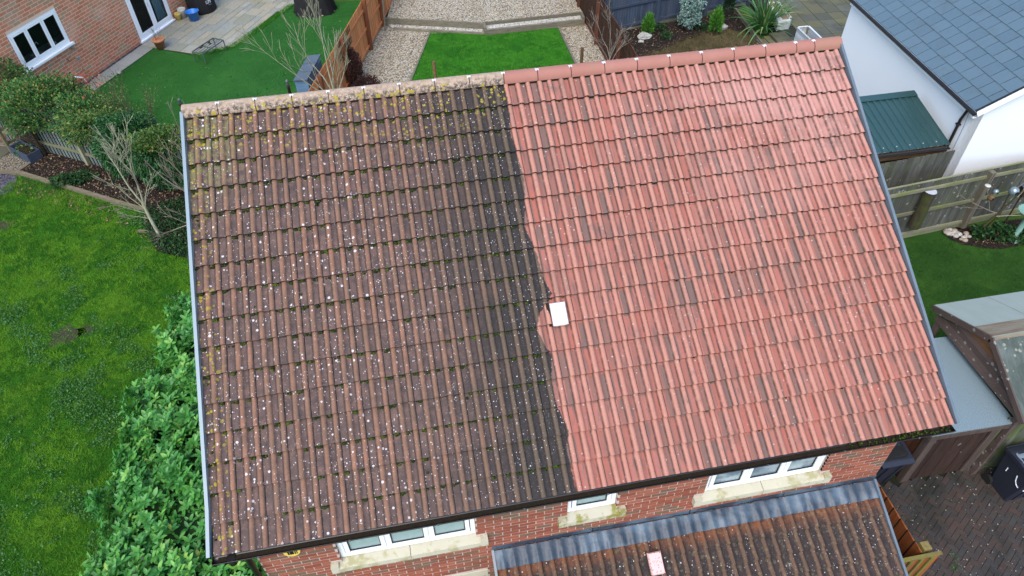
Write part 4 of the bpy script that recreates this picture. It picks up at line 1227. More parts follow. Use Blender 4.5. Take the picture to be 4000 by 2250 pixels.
for a in (R(200), R(20)):
    q = np.array([c[0]+.24*math.cos(a), c[1]+.24*math.sin(a), .36]); tt = np.array([-math.sin(a), math.cos(a), 0])
    MB().tube([q-tt*.08, q-tt*.06+ZV*.06, q+tt*.06+ZV*.06, q+tt*.08], .014, 6).build('handle', M['blue_tub'], t)
# tall fabric cover
c = np.array(S(793, 40)); t = thing('furniture_cover', 'tall round black cover with white LUMI lettering on patio', 'cover', (*c, .02))
mb = MB(); vs, fs = [], []
rows = [(0, .52), (.08, .545), (.5, .52), (1.0, .5), (1.5, .47), (1.85, .42), (1.98, .25), (2.02, .02)]
n = 32
for z, r in rows:
    for k in range(n):
        a = 2*math.pi*k/n; q = 1+.022*math.cos(8*a)+(.015*math.sin(11*a) if z < .1 else 0)
        vs.append((c[0]+r*q*math.cos(a), c[1]+r*q*math.sin(a), .02+z))
for i in range(len(rows)-1):
    for k in range(n): fs.append((i*n+k, i*n+(k+1) % n, (i+1)*n+(k+1) % n, (i+1)*n+k))
mb.add(vs, fs, 0, True); mb.build('fabric', M['fabric'], t)
dd = unit(np.array([CAM[0]-c[0], CAM[1]-c[1], 0.0])); rr_ = np.cross(ZV, dd)
dl = unit(dd*.85+rr_*.5); rl_ = np.cross(ZV, dl)
for k in range(8):
    a = 2*math.pi*(k+.0)/8; e = np.array([math.cos(a), math.sin(a), 0])
    MB().tube([np.array([*c, .02+z])+e*(r*1.024) for z, r in rows[1:6]], .007, 4).build('seam', M['black'], t)
lm = text_mesh('LUMI', .17); lm.materials.clear(); lm.materials.append(M['print'])
link('lettering', lm, t, place_matrix(np.array([*c, .42])+dl*.56, rl_*.62, ZV*1.1, dl))
mb = MB(); mb.obox(np.array([*c, .35])+dl*.56-rl_*.02, rl_*.13, dl*.003, ZV*.022); mb.build('lettering', M['pewter'], t)
# draped cover by the fence
c = np.array(S(1232, 44)); t = thing('furniture_cover', 'low black crumpled cover draped over furniture on the artificial lawn', 'cover', (*c, 0))
mb = MB(); vs, fs = [], []; n = 40
rows = [(0, 1.0), (.25, .93), (.55, .86), (.85, .8), (1.02, .62), (1.06, .3), (1.07, .01)]
for z, r in rows:
    for k in range(n):
        a = 2*math.pi*k/n; q = 1+(.07*math.sin(7*a+z*5)+.045*math.sin(13*a+z*3)+.03*math.sin(23*a))*(1-z*.6)
        vs.append((c[0]+.82*r*q*math.cos(a), c[1]+.6*r*q*math.sin(a), max(.0, z+.05*math.sin(5*a)*(z > .5)-(.0))))
for i in range(len(rows)-1):
    for k in range(n): fs.append((i*n+k, i*n+(k+1) % n, (i+1)*n+(k+1) % n, (i+1)*n+k))
mb.add(vs, fs, 0, True); mb.build('fabric', M['fabric'], t)
for a in (-2.2, -1.2, -.4):
    MB().blob((c[0]+.78*math.cos(a), c[1]+.58*math.sin(a), .03), (.05, .04, .03)).build('foot', M['pebble'], t)
b = thing('stone_ball', 'small round white stone on artificial lawn beside the path', 'stone', (*S(469, 290), 0)); MB().blob((*S(469, 290), .05), (.055, .055, .05), .08, 8, 6).build('ball', M['stone_white'], b)

# garden posts with turned tops
for (u, v, lab) in ((598, 460, 'grey post with turned finial rising beyond the bush, furthest left of three'), (697, 385, 'grey post with turned finial just above the left ridge end'), (1119, 312, 'dark post with turned finial beside the blue storage shed')):
    x, y = S(u, v, 1.35); t = thing('garden_post', lab, 'post', (x, y, 0), 'garden posts with finials')
    MB().lathe([(.05, 0), (.045, 1.1), (.058, 1.12), (.058, 1.15), (.035, 1.17)], (x, y, 0), 10).build('shaft', M['w_dark'], t)
    MB().lathe([(.035, 1.17), (.055, 1.2), (.03, 1.235), (.05, 1.27), (.052, 1.31), (.03, 1.35), (.001, 1.355)], (x, y, 0), 10).build('finial', M['metal_dark'], t)

# ------------------------------------------------------------------ fences
def fence(name, label, p0, p1, h0, h1, boards, posts, rails, mb_, mr, mp, side=1, bw=.12, gravelboard=0.0, group=None, post_h=.06, taper=True, post_w=.1, z0=0.0, gbm=None, rail_side=None, ph=None):
    """upright boards one by one; posts and rails stand on the chosen side (1 = left of p0->p1)"""
    p0, p1 = np.array([*p0, 0.0]), np.array([*p1, 0.0])
    d = p1-p0; L = np.linalg.norm(d); d /= L; nn = np.array([-d[1], d[0], 0])*side
    t = thing(name, label, 'fence', tuple((p0+p1)/2+ZV*z0), group)
    b0 = z0+gravelboard+(.005 if gravelboard else 0.0)
    n = max(1, int(round(L/bw)))
    w = L/n
    k0 = .026 if taper else .016
    V = [(.008, 0, 0), (w-.008, 0, 0), (w-.008, .008 if taper else k0, 0), (.008, k0, 0)]
    def board_mesh(h):
        m1 = MB(); m1.add([(x, y, z) for z in (0, h) for x, y, _ in V], [(0, 3, 2, 1), (4, 5, 6, 7), (0, 1, 5, 4), (2, 3, 7, 6)], rnd=0.0)
        m1.add([(x, y, z) for z in (0, h) for x, y, _ in V], [(1, 2, 6, 5), (3, 0, 4, 7)], 1, rnd=0.0)
        m1.obox((0, .001, .0), (w, 0, 0), (0, .003, 0), (0, 0, h-.004), 1, rnd=0.0)
        return m1.mesh('board', [mb_, M['joint_wood']])
    cache = {}
    for i in range(n):
        h = h0+(h1-h0)*(i+.5)/n-b0+z0
        key = round(h, 2)
        if key not in cache: cache[key] = board_mesh(key)
        o = p0+d*w*i+ZV*(b0+random.uniform(-.004, .004))
        link('board', cache[key], t, place_matrix(o, d, nn, ZV) if side == 1 else place_matrix(o+d*w, -d, nn, ZV))
    if gravelboard: MB().obox(p0+ZV*z0, d*L, nn*.03, ZV*gravelboard).build('gravel_board', gbm or mr, t)
    rs = nn*.022 if rail_side is None else nn*rail_side
    for z in rails:
        m1 = MB(); m1.obox(p0+rs+ZV*(z0+z), d*L, nn*.045, ZV*.085); m1.build('rail', mr, t)
    for s in posts:
        hh = (ph or (h0+(h1-h0)*s/L))+post_h
        m1 = MB(); o = p0+d*(s-post_w/2)+nn*.025+ZV*(z0-.1); hp = hh+.1
        m1.obox(o, d*post_w, nn*post_w, ZV*hp); m1.build('post', mp, t)
    return t
# orange fence between the gardens (stained boards; posts face the gravel)
OF = [np.array([.0, 15.0]), np.array([1.05, 18.55]), np.array([1.95, 21.4]), np.array([2.55, 23.35]), np.array([3.9, 27.6])]
fence('wooden_fence', 'orange stained board fence between artificial lawn and gravel yard', OF[0]-[.14, .55], OF[4], 1.68, 1.85, 1, (1.95, 4.35, 7.1, 9.05, 11.3), (.12, .78, 1.42), M['w_orange'], M['w_orange'], M['w_orange_post'], side=-1, bw=.105, post_h=.06, post_w=.13)
d_ = unit(np.array([.31, 1, 0])); n_ = np.array([d_[1], -d_[0], 0])
t = thing('trellis', 'square lattice trellis panel fixed to the orange fence', 'trellis', (1.2, 19.0, 1.15))
o = np.array([.97, 18.3, 1.12])+n_*.09
for k in range(10): MB().obox(o+d_*(.02+.147*k), d_*.035, n_*.012, ZV*.62).build('lath', M['w_beam'], t)
for k in range(5): MB().obox(o+n_*.013+ZV*(.01+.142*k), d_*1.39, n_*.012, ZV*.032).build('lath', M['w_beam'], t)
# brown fence, flat side to the gravel
fence('wooden_fence', 'dark brown board fence along the right side of gravel yard', (10.12, 13.0), (10.36, 30.0), 1.75, 1.75, 1, (1.5, 4.2, 6.9, 9.6), (.4, 1.3), M['w_brown'], M['w_brown'], M['w_brown'], side=1, bw=.12, gravelboard=.17, post_h=-.2, rail_side=-.08)
# blue-grey fence at the back
fence('wooden_fence', 'blue-grey painted fence behind the bark flower bed', (10.45, 20.45), (17.6, 22.05), 1.85, 1.85, 1, (.12, 2.35, 4.55, 6.6), (.18, .95, 1.6), M['w_blue'], M['w_blue'], M['w_blue'], side=-1, bw=.11, gravelboard=.15, gbm=M['w_gravelboard'], post_h=.05, post_w=.13)
# green-grey fence at the far end of the artificial lawn
fence('wooden_fence', 'dark green-grey fence behind the crumpled black cover', (-3.2, 27.2), (3.6, 25.7), 1.8, 1.8, 1, (2.2, 4.6), (.3, 1.4), M['w_darkgreen'], M['w_darkgreen'], M['w_pale'], side=-1, bw=.14)
# pale fence behind the left hedge
FL0, FL1 = np.array([-9.3, 17.45]), np.array([-.4, 11.75])
fence('wooden_fence', 'pale green-grey fence half hidden behind the mixed shrubs, left of roof', FL0, FL1, 1.5, 1.5, 1, (1.5, 3.3, 5.1, 6.9, 8.7), (.35, .95), M['w_pale'], M['w_greengrey'], M['w_greengrey'], side=-1, bw=.14, post_h=.0)
# right: weathered fence
fence('wooden_fence', 'weathered grey board fence with mossy rails above the right lawn', (12.6, 7.68), (21.0, 8.42), 1.8, 1.8, 1, (.4, 4.2, 6.6), (.14, .85, 1.56), M['w_grey'], M['w_greengrey'], M['w_post'], side=-1, bw=.115, gravelboard=.1, post_h=-.02, gbm=M['w_greengrey'], post_w=.13)
fence('wooden_fence', 'grey overlapping board screen under green metal roof beside white wall', (13.6, 8.62), (16.08, 8.62), 1.9, 2.08, 1, (), (), M['w_grey'], M['w_grey'], M['w_post'], side=-1, bw=.155)
wf = [o_ for o_ in COL.objects if o_.name.startswith('wooden_fence') and 'mossy rails' in o_.get('label', '')][0]
MB().obox((12.6, 7.66, 1.8), (8.4, .74, 0), (0, .045, 0), (0, 0, .022)).build('capping', M['w_greengrey'], wf)
t = thing('timber_log', 'thick dark half-round log with pale cut top fixed to weathered fence', 'log', (15.05, 7.78, .5))
mb = MB(); a, b = np.array([15.05, 7.76, .52]), np.array([15.05, 7.76, 1.62])
P = [(.15*math.cos(x), -.17*math.sin(x)) for x in np.linspace(0, math.pi, 10)]
mb.add([a+np.array([p, q, 0]) for p, q in P]+[b+np.array([p, q, 0]) for p, q in P], [tuple(range(9, -1, -1))]+[(i, i+1, 11+i, 10+i) for i in range(9)]+[(9, 0, 10, 19)])
mb.build('log', M['w_log'], t)
m2 = MB(); m2.add([b+np.array([p*.97, q*.97, .004]) for p, q in P], [tuple(range(10))]); m2.build('cut_end', M['w_end'], t)
# mossy panel right of the shed, small gate fence at the porch
fence('wooden_fence', 'mossy grey-green board panel between brown shed and wheelie bin', (12.44, 1.5), (15.2, 1.3), 1.75, 1.75, 1, (), (.2, 1.4), M['w_mossy'], M['w_mossy'], M['w_mossy'], side=-1, bw=.15, gravelboard=.1, gbm=M['w_mossy'], rail_side=-.07)
fence('wooden_fence', 'glossy dark orange board fence right of the porch roof', (9.5, 1.05), (9.53, -.45), 1.8, 1.8, 1, (), (.3, 1.4), M['w_gate'], M['w_gate'], M['w_yellowgreen'], side=-1, bw=.2, rail_side=-.07)
t = fence('wooden_gate', 'orange gate with yellow-green top boards facing the paving, bottom edge', (8.75, -.5), (9.78, -.5), 1.8, 1.8, 1, (), (.3, 1.5), M['w_gate'], M['w_gate'], M['w_yellowgreen'], side=-1, bw=.17, rail_side=-.06)
for k in range(6):
    MB().obox((8.77+.17*k, -.545, 0.02), (.055, 0, 0), (0, .025, 0), (0, 0, 1.77)).build('batten', M['w_yellowgreen'], t)
MB().obox((8.75, -.535, 1.795), (1.05, 0, 0), (0, .06, 0), (0, 0, .03)).build('cap_rail', M['w_yellowgreen'], t)
MB().obox((9.56, -.43, 0), (.13, 0, 0), (0, .13, 0), (0, 0, 1.83)).build('gate_post', M['w_yellowgreen'], t)
# dark side gate left of the house
fence('wooden_gate', 'dark brown gate in shade below the left end of gutter', (-.75, .55), (.2, .55), 1.7, 1.7, 1, (), (.3, 1.4), M['w_dark'], M['w_dark'], M['w_dark'], side=-1, bw=.12)
sheet('slate_chip_strip', [(-.1, -1.5), (.2, -1.5), (.2, .4), (-.1, .4)], .012, M['chips'])
for o_ in list(COL.objects):
    if o_.name.startswith('wooden_gate'): o_['category'] = 'gate'

# ------------------------------------------------------------------ timbers of the middle garden
def timber(name, label, a, b, w, z0, z1, mat, cat='timber', group=None):
    a, b = np.array([*a, z0]), np.array([*b, z0]); d = unit(b-a); nn = np.array([-d[1], d[0], 0])
    mb = MB(); mb.obox(a-nn*w/2, b-a, nn*w, ZV*(z1-z0)); return mb.build(name, mat, label=label, cat=cat, group=group)
g = 'sleepers edging the gravel'
timber('sleeper', 'long grey sleeper wall holding up the back gravel, left half', (2.7, 23.1), (6.3, 21.88), .07, -.1, .28, M['w_sleeper'], 'sleeper', g)
timber('sleeper', 'low thin sleeper in front of the left gravel trough', (2.95, 22.66), (6.28, 21.52), .09, -.1, .075, M['w_sleeper'], 'sleeper', g)
timber('sleeper', 'thick pale sleeper standing on edge in front of the right gravel trough', (6.3, 21.46), (10.12, 21.54), .1, -.1, .21, M['w_sleeper'], 'sleeper', g)
timber('sleeper', 'thin dark sleeper at the back of the right gravel trough', (6.36, 21.93), (10.2, 22.02), .06, -.1, .28, M['w_sleeper'], 'sleeper', g)
timber('sleeper', 'short sleeper closing the right gravel trough by brown fence', (10.1, 21.5), (10.14, 22.0), .09, -.1, .29, M['w_sleeper'], 'sleeper', g)
timber('sleeper', 'short sleeper where the two gravel troughs meet', (6.3, 21.45), (6.34, 21.95), .1, -.1, .28, M['w_sleeper'], 'sleeper', g)
timber('lawn_edging', 'thin timber edging left of the middle lawn', (4.27, 22.05), (2.2, 15.0), .06, -.1, .05, M['w_sleeper'], 'edging', 'edging boards of the middle lawn')
timber('lawn_edging', 'thin timber edging right of the middle lawn', (9.12, 21.5), (9.0, 15.0), .07, -.1, .06, M['w_sleeper'], 'edging', 'edging boards of the middle lawn')
def post(name, label, a, b, r, mat, cat, top=None):
    t = thing(name, label, cat, tuple(a)); MB().tube([a, b], [r, r*.95], 8).build('pole', mat, t)
    return t
post('clothes_pole', 'thin leaning grey wooden pole standing by the orange fence', np.array([2.63, 22.65, -.0]), np.array([2.74, 23.0, 1.9]), .035, M['w_post'], 'pole')
post('round_post', 'short round brown post standing in the middle lawn', np.array([3.95, 16.2, 0]), np.array([3.95, 16.2, 1.87]), .055, M['w_beam'], 'post')
t = post('round_post', 'short round brown post standing in gravel near brown fence', np.array([8.98, 17.6, 0]), np.array([8.98, 17.6, 1.1]), .055, M['w_beam'], 'post')
MB().tube([(8.98, 17.6, .55), (8.55, 17.45, .3), (8.3, 17.4, .1)], .008, 4).build('cord', M['ink'], t)
timber('bed_edging', 'long timber edging in front of the left flower bed', EDGE[0], EDGE[1], .09, -.1, .1, M['w_sleeper_l'], 'edging', 'timber edging of the left bed')
timber('bed_edging', 'timber edging between left bed and curved lawn corner', (-4.5, 12.97), S(572, 880), .08, -.1, .07, M['w_sleeper_l'], 'edging', 'timber edging of the left bed')
timber('bed_edging', 'short timber edging between gravel and left flower bed', (-8.53, 15.6), (-8.0, 16.5), .09, -.1, .08, M['w_sleeper_l'], 'edging', 'timber edging of the left bed')
timber('bed_edging', 'dark curved timber edging between gravel and slate chips', (-8.53, 15.6), (-12, 16.6), .12, -.1, .07, M['w_sleeper_l'], 'edging', 'timber edging of the left bed')
timber('fallen_stake', 'pale timber stake lying across the foot of the bare sapling', (-4.55, 12.1), (-3.65, 11.75), .06, .02, .08, M['w_sleeper_l'], 'stake')
timber('bed_edging', 'grey timber edging between dry turf and the strap-leaved plant', (16.15, 21.34), (15.93, 18.2), .07, -.1, .17, M['w_sleeper'], 'edging', 'timber edging of the right bed')

# left: planter, pale timber arch, stepping stone
t = thing('planter', 'dark grey trough planter with small plants on the left gravel', 'planter', (-8.5, 16.3, 0))
a, b = np.array([-8.95, 16.62, 0]), np.array([-8.25, 15.98, 0]); d = unit(b-a); nn = np.array([-d[1], d[0], 0]); L = np.linalg.norm(b-a)
mb = MB(); mb.obox(a, d*L, nn*.03, ZV*.32); mb.obox(a+nn*.37, d*L, nn*.03, ZV*.32); mb.obox(a+nn*.03, d*.03, nn*.34, ZV*.32); mb.obox(a+nn*.03+d*(L-.03), d*.03, nn*.34, ZV*.32)
mb.build('box', M['w_blue'], t); MB().obox(a+d*.03+nn*.03+ZV*.1, d*(L-.06), nn*.34, ZV*.14).build('soil', M['soil'], t)
P, U_ = ball(70, a+d*L*.5+nn*.2+ZV*.26, (.3, .2, .12)); leaf_cloud('foliage', t, P, U_, .09, .05, M['leaf_mixed'])
for k in range(9): MB().obox(a+nn*.42+d*.02*0+ZV*(.35+.13*k), d*L, nn*.02, ZV*.075).build('slat', M['w_dark'], t)
for s_ in (0, L-.05): MB().obox(a+nn*.44+d*s_, d*.05, nn*.04, ZV*1.55).build('upright', M['w_dark'], t)
t = thing('timber_arch', 'pale grey-green timber frame with rungs at the left edge', 'arch', (-9.3, 16.9, 0))
for k, off in enumerate((0, .32)):
    mb = MB(); p = a-d*.12+nn*(.05+off); mb.bar(p, p+ZV*1.9-d*.05, .07, .11); mb.build('upright', M['w_sleeper_l'], t)
for z in (.35, .8, 1.25, 1.7): MB().bar(a-d*.12+nn*.05+ZV*z, a-d*.12+nn*.37+ZV*z, .05, .08).build('rung', M['w_sleeper_l'], t)
t = thing('stepping_stone', 'pale round stepping stone on gravel at the left edge', 'stone', (*S(5, 598), 0)); MB().lathe([(.3, 0), (.3, .05), (.28, .06)], (*S(2, 598), .0), 14).build('disc', M['slab_moss'], t)
t = thing('plant_pot', 'beige pot with spiky plant on the pale fence top beside roof corner', 'plant pot', (-2.35, 13.2, 1.5))
pc = S(684, 556, 1.6)
MB().lathe([(.09, 0), (.13, .2), (.15, .2), (.15, .24), (.12, .235), (.11, .18)], (*pc, 1.5), 12).build('body', M['cream_pot'], t)
P = np.tile(np.array([*pc, 1.7]), (22, 1))+RNG.normal(0, .03, (22, 3)); leaf_cloud('foliage', t, P, np.tile([0, 0, 1.0], (22, 1)), .3, .03, M['leaf_yellow'], droop=.2, spread=1.1)

# ------------------------------------------------------------------ back right: steps, paving, troughs, planting
pavt = MB(); pavt.prism([(16.32, 17.0), (16.38, 18.8), (16.75, 18.82), (17.2, 24.5), (24, 24.5), (24, 12.5), (16.4, 12.5)], -.1, .275)
pv = pavt.build('paved_terrace', M['joint'], kind='structure')
ax = np.array([.57, -.02, 0]); ay = np.array([-.03, -.55, 0])
o0 = np.array([18.04, 19.43, .275])
for i in range(-3, 5):
    for j in range(-7, 7):
        o = o0+ax*i+ay*j
        if o[1]-.6 > 24 or o[0] < 16.8+(.0 if o[1] < 18.9 else .4): continue
        slab_obj(pv, 'paving_slab', o+ay, ax, -ay, .025+random.uniform(-.003, .004), M['slab_moss'], .014)
for k, (x0, x1, z, lab) in enumerate(((16.16, 16.44, .18, 'upper'), (15.9, 16.2, .09, 'lower'))):
    t = thing('garden_step', '%s concrete step slab beside the mossy paving' % lab, 'step', ((x0+x1)/2, 18.2, 0), 'steps up to the mossy paving')
    MB().obox((x0, 17.2, 0), (x1-x0, 0, 0), (0, 1.55, 0), (0, 0, z-.02)).build('riser', M['stone'], t)
    MB().obox((x0-.02, 17.18, z-.015), (x1-x0, 0, 0), (0, 1.6, 0), (0, 0, .05)).build('tread', M['slab_moss'], t)
for k in range(3):
    slab_obj(pv, 'paving_slab', (16.34, 18.8-.6*(k+1), .275), XV*.58, YV*.59, .05, M['slab_moss'], .012)
t = thing('trough_planter', 'long low white trough planter beside the strap-leaved plant', 'planter', (17.2, 19.8, .3))
P4 = [(16.72, 19.0), (17.2, 19.02), (17.36, 19.22), (17.5, 20.6), (17.1, 20.7)]
mb = MB(); mb.prism(P4, .25, .6); mb.build('body', M['trough'], t)
P, U_ = ball(260, (17.25, 19.9, .6), (.17, .75, .07)); leaf_cloud('foliage', t, P, U_, .07, .05, M['leaf_yellow'])
MB().prism([(16.95, 19.15), (17.2, 19.15), (17.4, 20.5), (17.18, 20.55)], .6, .615).build('soil', M['litter'], t)
t = thing('planter_box', 'whitewashed open wooden planter box on the mossy paving', 'planter', (17.1, 17.7, .3))
for (a, b) in (((16.93, 18.03), (16.93, 16.9)), ((17.36, 18.05), (17.34, 16.9)), ((16.96, 18.05), (17.34, 18.05))):
    a, b = np.array([*a, 0.]), np.array([*b, 0.]); dd = b-a; nn = unit(np.array([-dd[1], dd[0], 0]))
    for k in range(4): MB().obox(a-nn*.012+ZV*(.3+.125*k), dd, nn*.024, ZV*.12).build('plank', M['w_white'], t)
    MB().obox(a-nn*.03+ZV*.8, dd, nn*.06, ZV*.025).build('rim', M['w_white'], t)
MB().obox((16.97, 16.9, .3), (.36, 0, 0), (0, 1.1, 0), (0, 0, .2)).build('soil', M['soil'], t)
for (x, y) in ((16.97, 18.0), (17.32, 18.0)): MB().obox((x-.025, y-.025, .3), (.05, 0, 0), (0, .05, 0), (0, 0, .5)).build('corner_post', M['w_sleeper'], t)

def shrub(name, label, cat, c, rad, n, L, W, mat, stem=None, group=None, hollow=.5, flat=-.6, droop=.2, spread=.9, kind=None):
    t = thing(name, label, cat, (c[0], c[1], 0), group)
    P, U_ = ball(n, c, rad, hollow, flat)
    P = P[P[:, 2] > .02]; U_ = U_[:len(P)]
    leaf_cloud('foliage', t, P, unit(U_[:len(P)]+np.array([0, 0, .5])), L, W, mat, droop, spread=spread)
    if stem is not None:
        mb = MB()
        for k in range(7): branch_tree(mb, (c[0]+random.uniform(-.08, .08), c[1]+random.uniform(-.08, .08), 0), (random.uniform(-.5, .5)*rad[0]/rad[2], random.uniform(-.5, .5)*rad[1]/rad[2], 1), (c[2]+rad[2]*.5), .02, 2, .6, 3, rmin=.004)
        mb.build('stems', stem, t)
    return t
c = S(2686, 118); shrub('silver_shrub', 'tall silvery blue-green shrub in front of blue-grey fence', 'shrub', (c[0], c[1], .98), (.42, .4, .98), 3200, .085, .045, M['leaf_silver'], M['twig_brown'], flat=-1.0)
c = S(2527, 138); shrub('dwarf_conifer', 'small bright green conifer beside three white stones, left in bark bed', 'conifer', (c[0], c[1], .36), (.2, .2, .42), 1500, .09, .02, M['leaf_conifer'], hollow=.3, droop=-.3)
c = S(2790, 132); shrub('dwarf_conifer', 'bright green conifer standing by single white stone, right in bark bed', 'conifer', (c[0], c[1], .42), (.2, .19, .5), 1900, .1, .022, M['leaf_conifer'], hollow=.3, droop=-.3)
c = S(2832, 92); shrub('slim_conifer', 'slim dark columnar conifer by the blue-grey fence', 'conifer', (c[0], c[1], 1.0), (.17, .17, 1.05), 2200, .1, .022, M['leaf_cypress'], hollow=.3, droop=-.4)
for (u, v, lab) in ((2740, 118, 'low green plant right of the silvery shrub in bark bed'), (2600, 150, 'low sprawling green plant left of silvery shrub in bark bed'), (2575, 118, 'tiny green plant at the foot of blue-grey fence')):
    c = S(u, v); shrub('low_plant', lab, 'plant', (c[0], c[1], .1), (.2, .2, .14), 110, .09, .05, M['ground_leaf'])
c = S(2385, 60); shrub('climber', 'thin green climber at the corner of brown and blue fences', 'climber', (10.62, 20.6, .95), (.16, .16, .8), 260, .1, .05, M['leaf_dark'], M['twig_brown'])
for (u, v, r, lab) in ((2515, 150, .27, 'large angular white stone beside the left small conifer'), (2503, 166, .12, 'smaller round white stone in front of the large one'), (2536, 139, .1, 'small white stone between conifer and large stone'), (2818, 112, .24, 'white boulder beside the right bright conifer')):
    c = S(u, v); t = thing('white_stone', lab, 'stone', (*c, 0), 'white stones in the bark bed'); MB().blob((c[0], c[1], r*.3), (r*1.0, r*.7, r*.5), .22, 7, 5, smooth=False).build('rock', M['stone_white'], t)
# strap-leaved plant: every leaf its own part
pc = np.array([16.42, 19.42, .05]); t = thing('strap_leaf_plant', 'large clump of upright sword-shaped green leaves beside white trough', 'plant', tuple(pc))
lv = []
for v_ in range(6):
    mb = MB(); Lr, n_s = 1.0, 7; bend = (.1, .2, .35, .55, .8, .15)[v_]
    for sgn in (-1, 1):
        vs = []
        for i in range(n_s+1):
            q = i/n_s; w_ = .5*(.6+.9*q if q < .4 else .96*(1-q)/.6)*.052
            y, z = q*math.sin(bend*q*1.3)*1.0, q*math.cos(bend*q*1.3)
            vs += [(0, y, z), (sgn*w_, y-w_*.5, z)]
        mb.add(vs, [((2*i, 2*i+1, 2*i+3, 2*i+2) if sgn > 0 else (2*i, 2*i+2, 2*i+3, 2*i+1)) for i in range(n_s)], rnd=0.0)
    lv.append(mb.mesh('leaf', M['phormium']))
for k in range(150):
    a = random.uniform(0, 2*math.pi); tilt = abs(random.gauss(0, .36)); L = random.uniform(.9, 1.75)
    Mx = Matrix.Translation(pc+np.array([random.gauss(0, .09), random.gauss(0, .09), 0]))@Matrix.Rotation(a, 4, 'Z')@Matrix.Rotation(-tilt, 4, 'X')@Matrix.Diagonal((L*1.1, L, L, 1))
    link('leaf', lv[min(5, int(tilt*6+random.random()))], t, Mx)
bp = [(10.5, 18.0), (11.4, 20.7), (15.0, 21.2), (16.8, 21.9), (16.15, 21.34), (16.0, 19.4), (15.2, 20.1), (13.6, 19.55), (12.2, 18.9), (11.2, 18.5)]
P = scatter(bp, 500); P = np.column_stack([P, np.full(len(P), .035)]); leaf_cloud('leaf_litter', None, P, RNG.normal(0, 1, P.shape)*[1, 1, .1], .06, .04, M['litter'], kind='stuff')

# copper heap bush and bare trees of the middle garden
t = shrub('copper_bush', 'dark purple-brown leafless-looking bush leaning on the orange fence', 'bush', (1.3, 18.95, .55), (.38, .6, .6), 5000, .055, .035, M['leaf_copper'], M['twig_brown'], hollow=.2)
P, U_ = ball(1800, (1.75, 18.35, .2), (.45, .4, .25), .2); leaf_cloud('foliage', t, P, U_, .055, .035, M['leaf_copper'])
P, U_ = ball(500, (1.2, 19.2, 1.2), (.16, .4, .35), .2); leaf_cloud('foliage', t, P, U_, .06, .035, M['leaf_copper'])
t = thing('bare_tree', 'bare many-branched sapling in front of orange fence and blue shed', 'tree', (.9, 15.4, 0))
mb = MB(); RNG = np.random.default_rng(5)
branch_tree(mb, (.93, 15.4, 0), (-.05, .05, 1), 1.9, .05, 0, seg=5, wob=.03); mb.build('trunk', M['twig_pale'], t)
mb = MB()
for (dx, dy, z0, L) in ((-.55, .1, 1.2, 2.6), (-.3, .3, 1.5, 2.4), (-.1, .1, 1.7, 2.5), (.25, .2, 1.5, 2.0), (.45, -.1, 1.3, 1.8), (-.75, -.1, 1.4, 1.9), (.05, -.3, 1.6, 1.9), (.6, .3, 1.2, 1.5)):
    branch_tree(mb, (.92, 15.42, z0), (dx, dy, 1), L, .022, 2, .5, 5, up=.5, rmin=.0055)
mb.build('crown', M['twig_pale'], t)
t = thing('bare_tree', 'small bare sapling in front of the brown fence', 'tree', (9.62, 16.6, 0))
mb = MB(); branch_tree(mb, (9.62, 16.6, 0), (0, 0, 1), 1.5, .035, 0, seg=4, wob=.03); mb.build('trunk', M['twig_grey'], t)
mb = MB()
for (dx, dy, z0, L) in ((-.6, 0, 1.0, 1.3), (.5, 0, 1.1, 1.1), (0, .1, 1.3, 1.6), (-.3, .2, 1.2, 1.2), (.7, .1, .9, 1.0), (.2, -.2, 1.2, 1.2)): branch_tree(mb, (9.62, 16.6, z0), (dx, dy, 1), L, .016, 2, .7, 5, rmin=.005)
mb.build('crown', M['twig_grey'], t)
# blue shed by the orange fence
t = thing('storage_shed', 'low blue board shed with sloping dark grey roof beside orange fence', 'shed', (-.1, 17.9, 0))
Q = [np.array([*S(*q, z), z]) for q, z in (((1145, 314), 1.05), ((1199, 312), 1.05), ((1253, 211), 1.2), ((1203, 217), 1.2))]
mb = MB(); mb.add(Q+[q-ZV*.04 for q in Q], [(0, 1, 2, 3), (4, 5, 1, 0), (5, 6, 2, 1), (6, 7, 3, 2), (7, 4, 0, 3)]); mb.build('roof', M['felt_slate'], t)
ce = sum(Q)/4
q2 = [ce+(q-ce)*.93 for q in Q]
for k in range(9):
    z0, z1 = .115*k, .115*k+.11
    mb = MB(); mb.prism([tuple(q[:2]) for q in q2], z0, z1); mb.build('board', simple('blue_painted_board', (.11, .2, .31), .6, .3, .15) if k == 0 else bpy.data.materials['blue_painted_board'], t)
for f in (.33, .66):
    MB().bar(Q[0]+(Q[1]-Q[0])*0+(Q[3]-Q[0])*f+ZV*.008, Q[1]+(Q[2]-Q[1])*f+ZV*.008, .02, .008).build('batten', M['felt_slate'], t)

# ------------------------------------------------------------------ white rendered house, top right
wh = thing('white_house', 'white rendered house with grey slate roof and black gutter, top right', 'house', (18.5, 11.5, 0))
Wd = unit(np.array([.0628, 1.0, 0])); Wx = np.array([Wd[1], -Wd[0], 0]); WC = np.array([16.17, 8.67, 0.0]); ZE = 3.12
mb = MB()
mb.obox(WC, Wd*6.35, Wx*.25, ZV*ZE)
gw, rise = 7.0, 3.5*math.tan(R(31))
a, b, c = WC, WC+Wx*gw, WC+Wx*gw/2
vs = [a, b, b+ZV*ZE, c+ZV*(ZE+rise), a+ZV*ZE]; vs += [v+Wd*.25 for v in vs]
mb.add(vs, [(0, 1, 2, 3, 4), (9, 8, 7, 6, 5)])
mb.obox(WC+Wx*(gw-.25), Wd*6.35, Wx*.25, ZV*ZE)
vs = [v+Wd*6.1 for v in vs]; mb.add(vs, [(0, 1, 2, 3, 4), (9, 8, 7, 6, 5)])
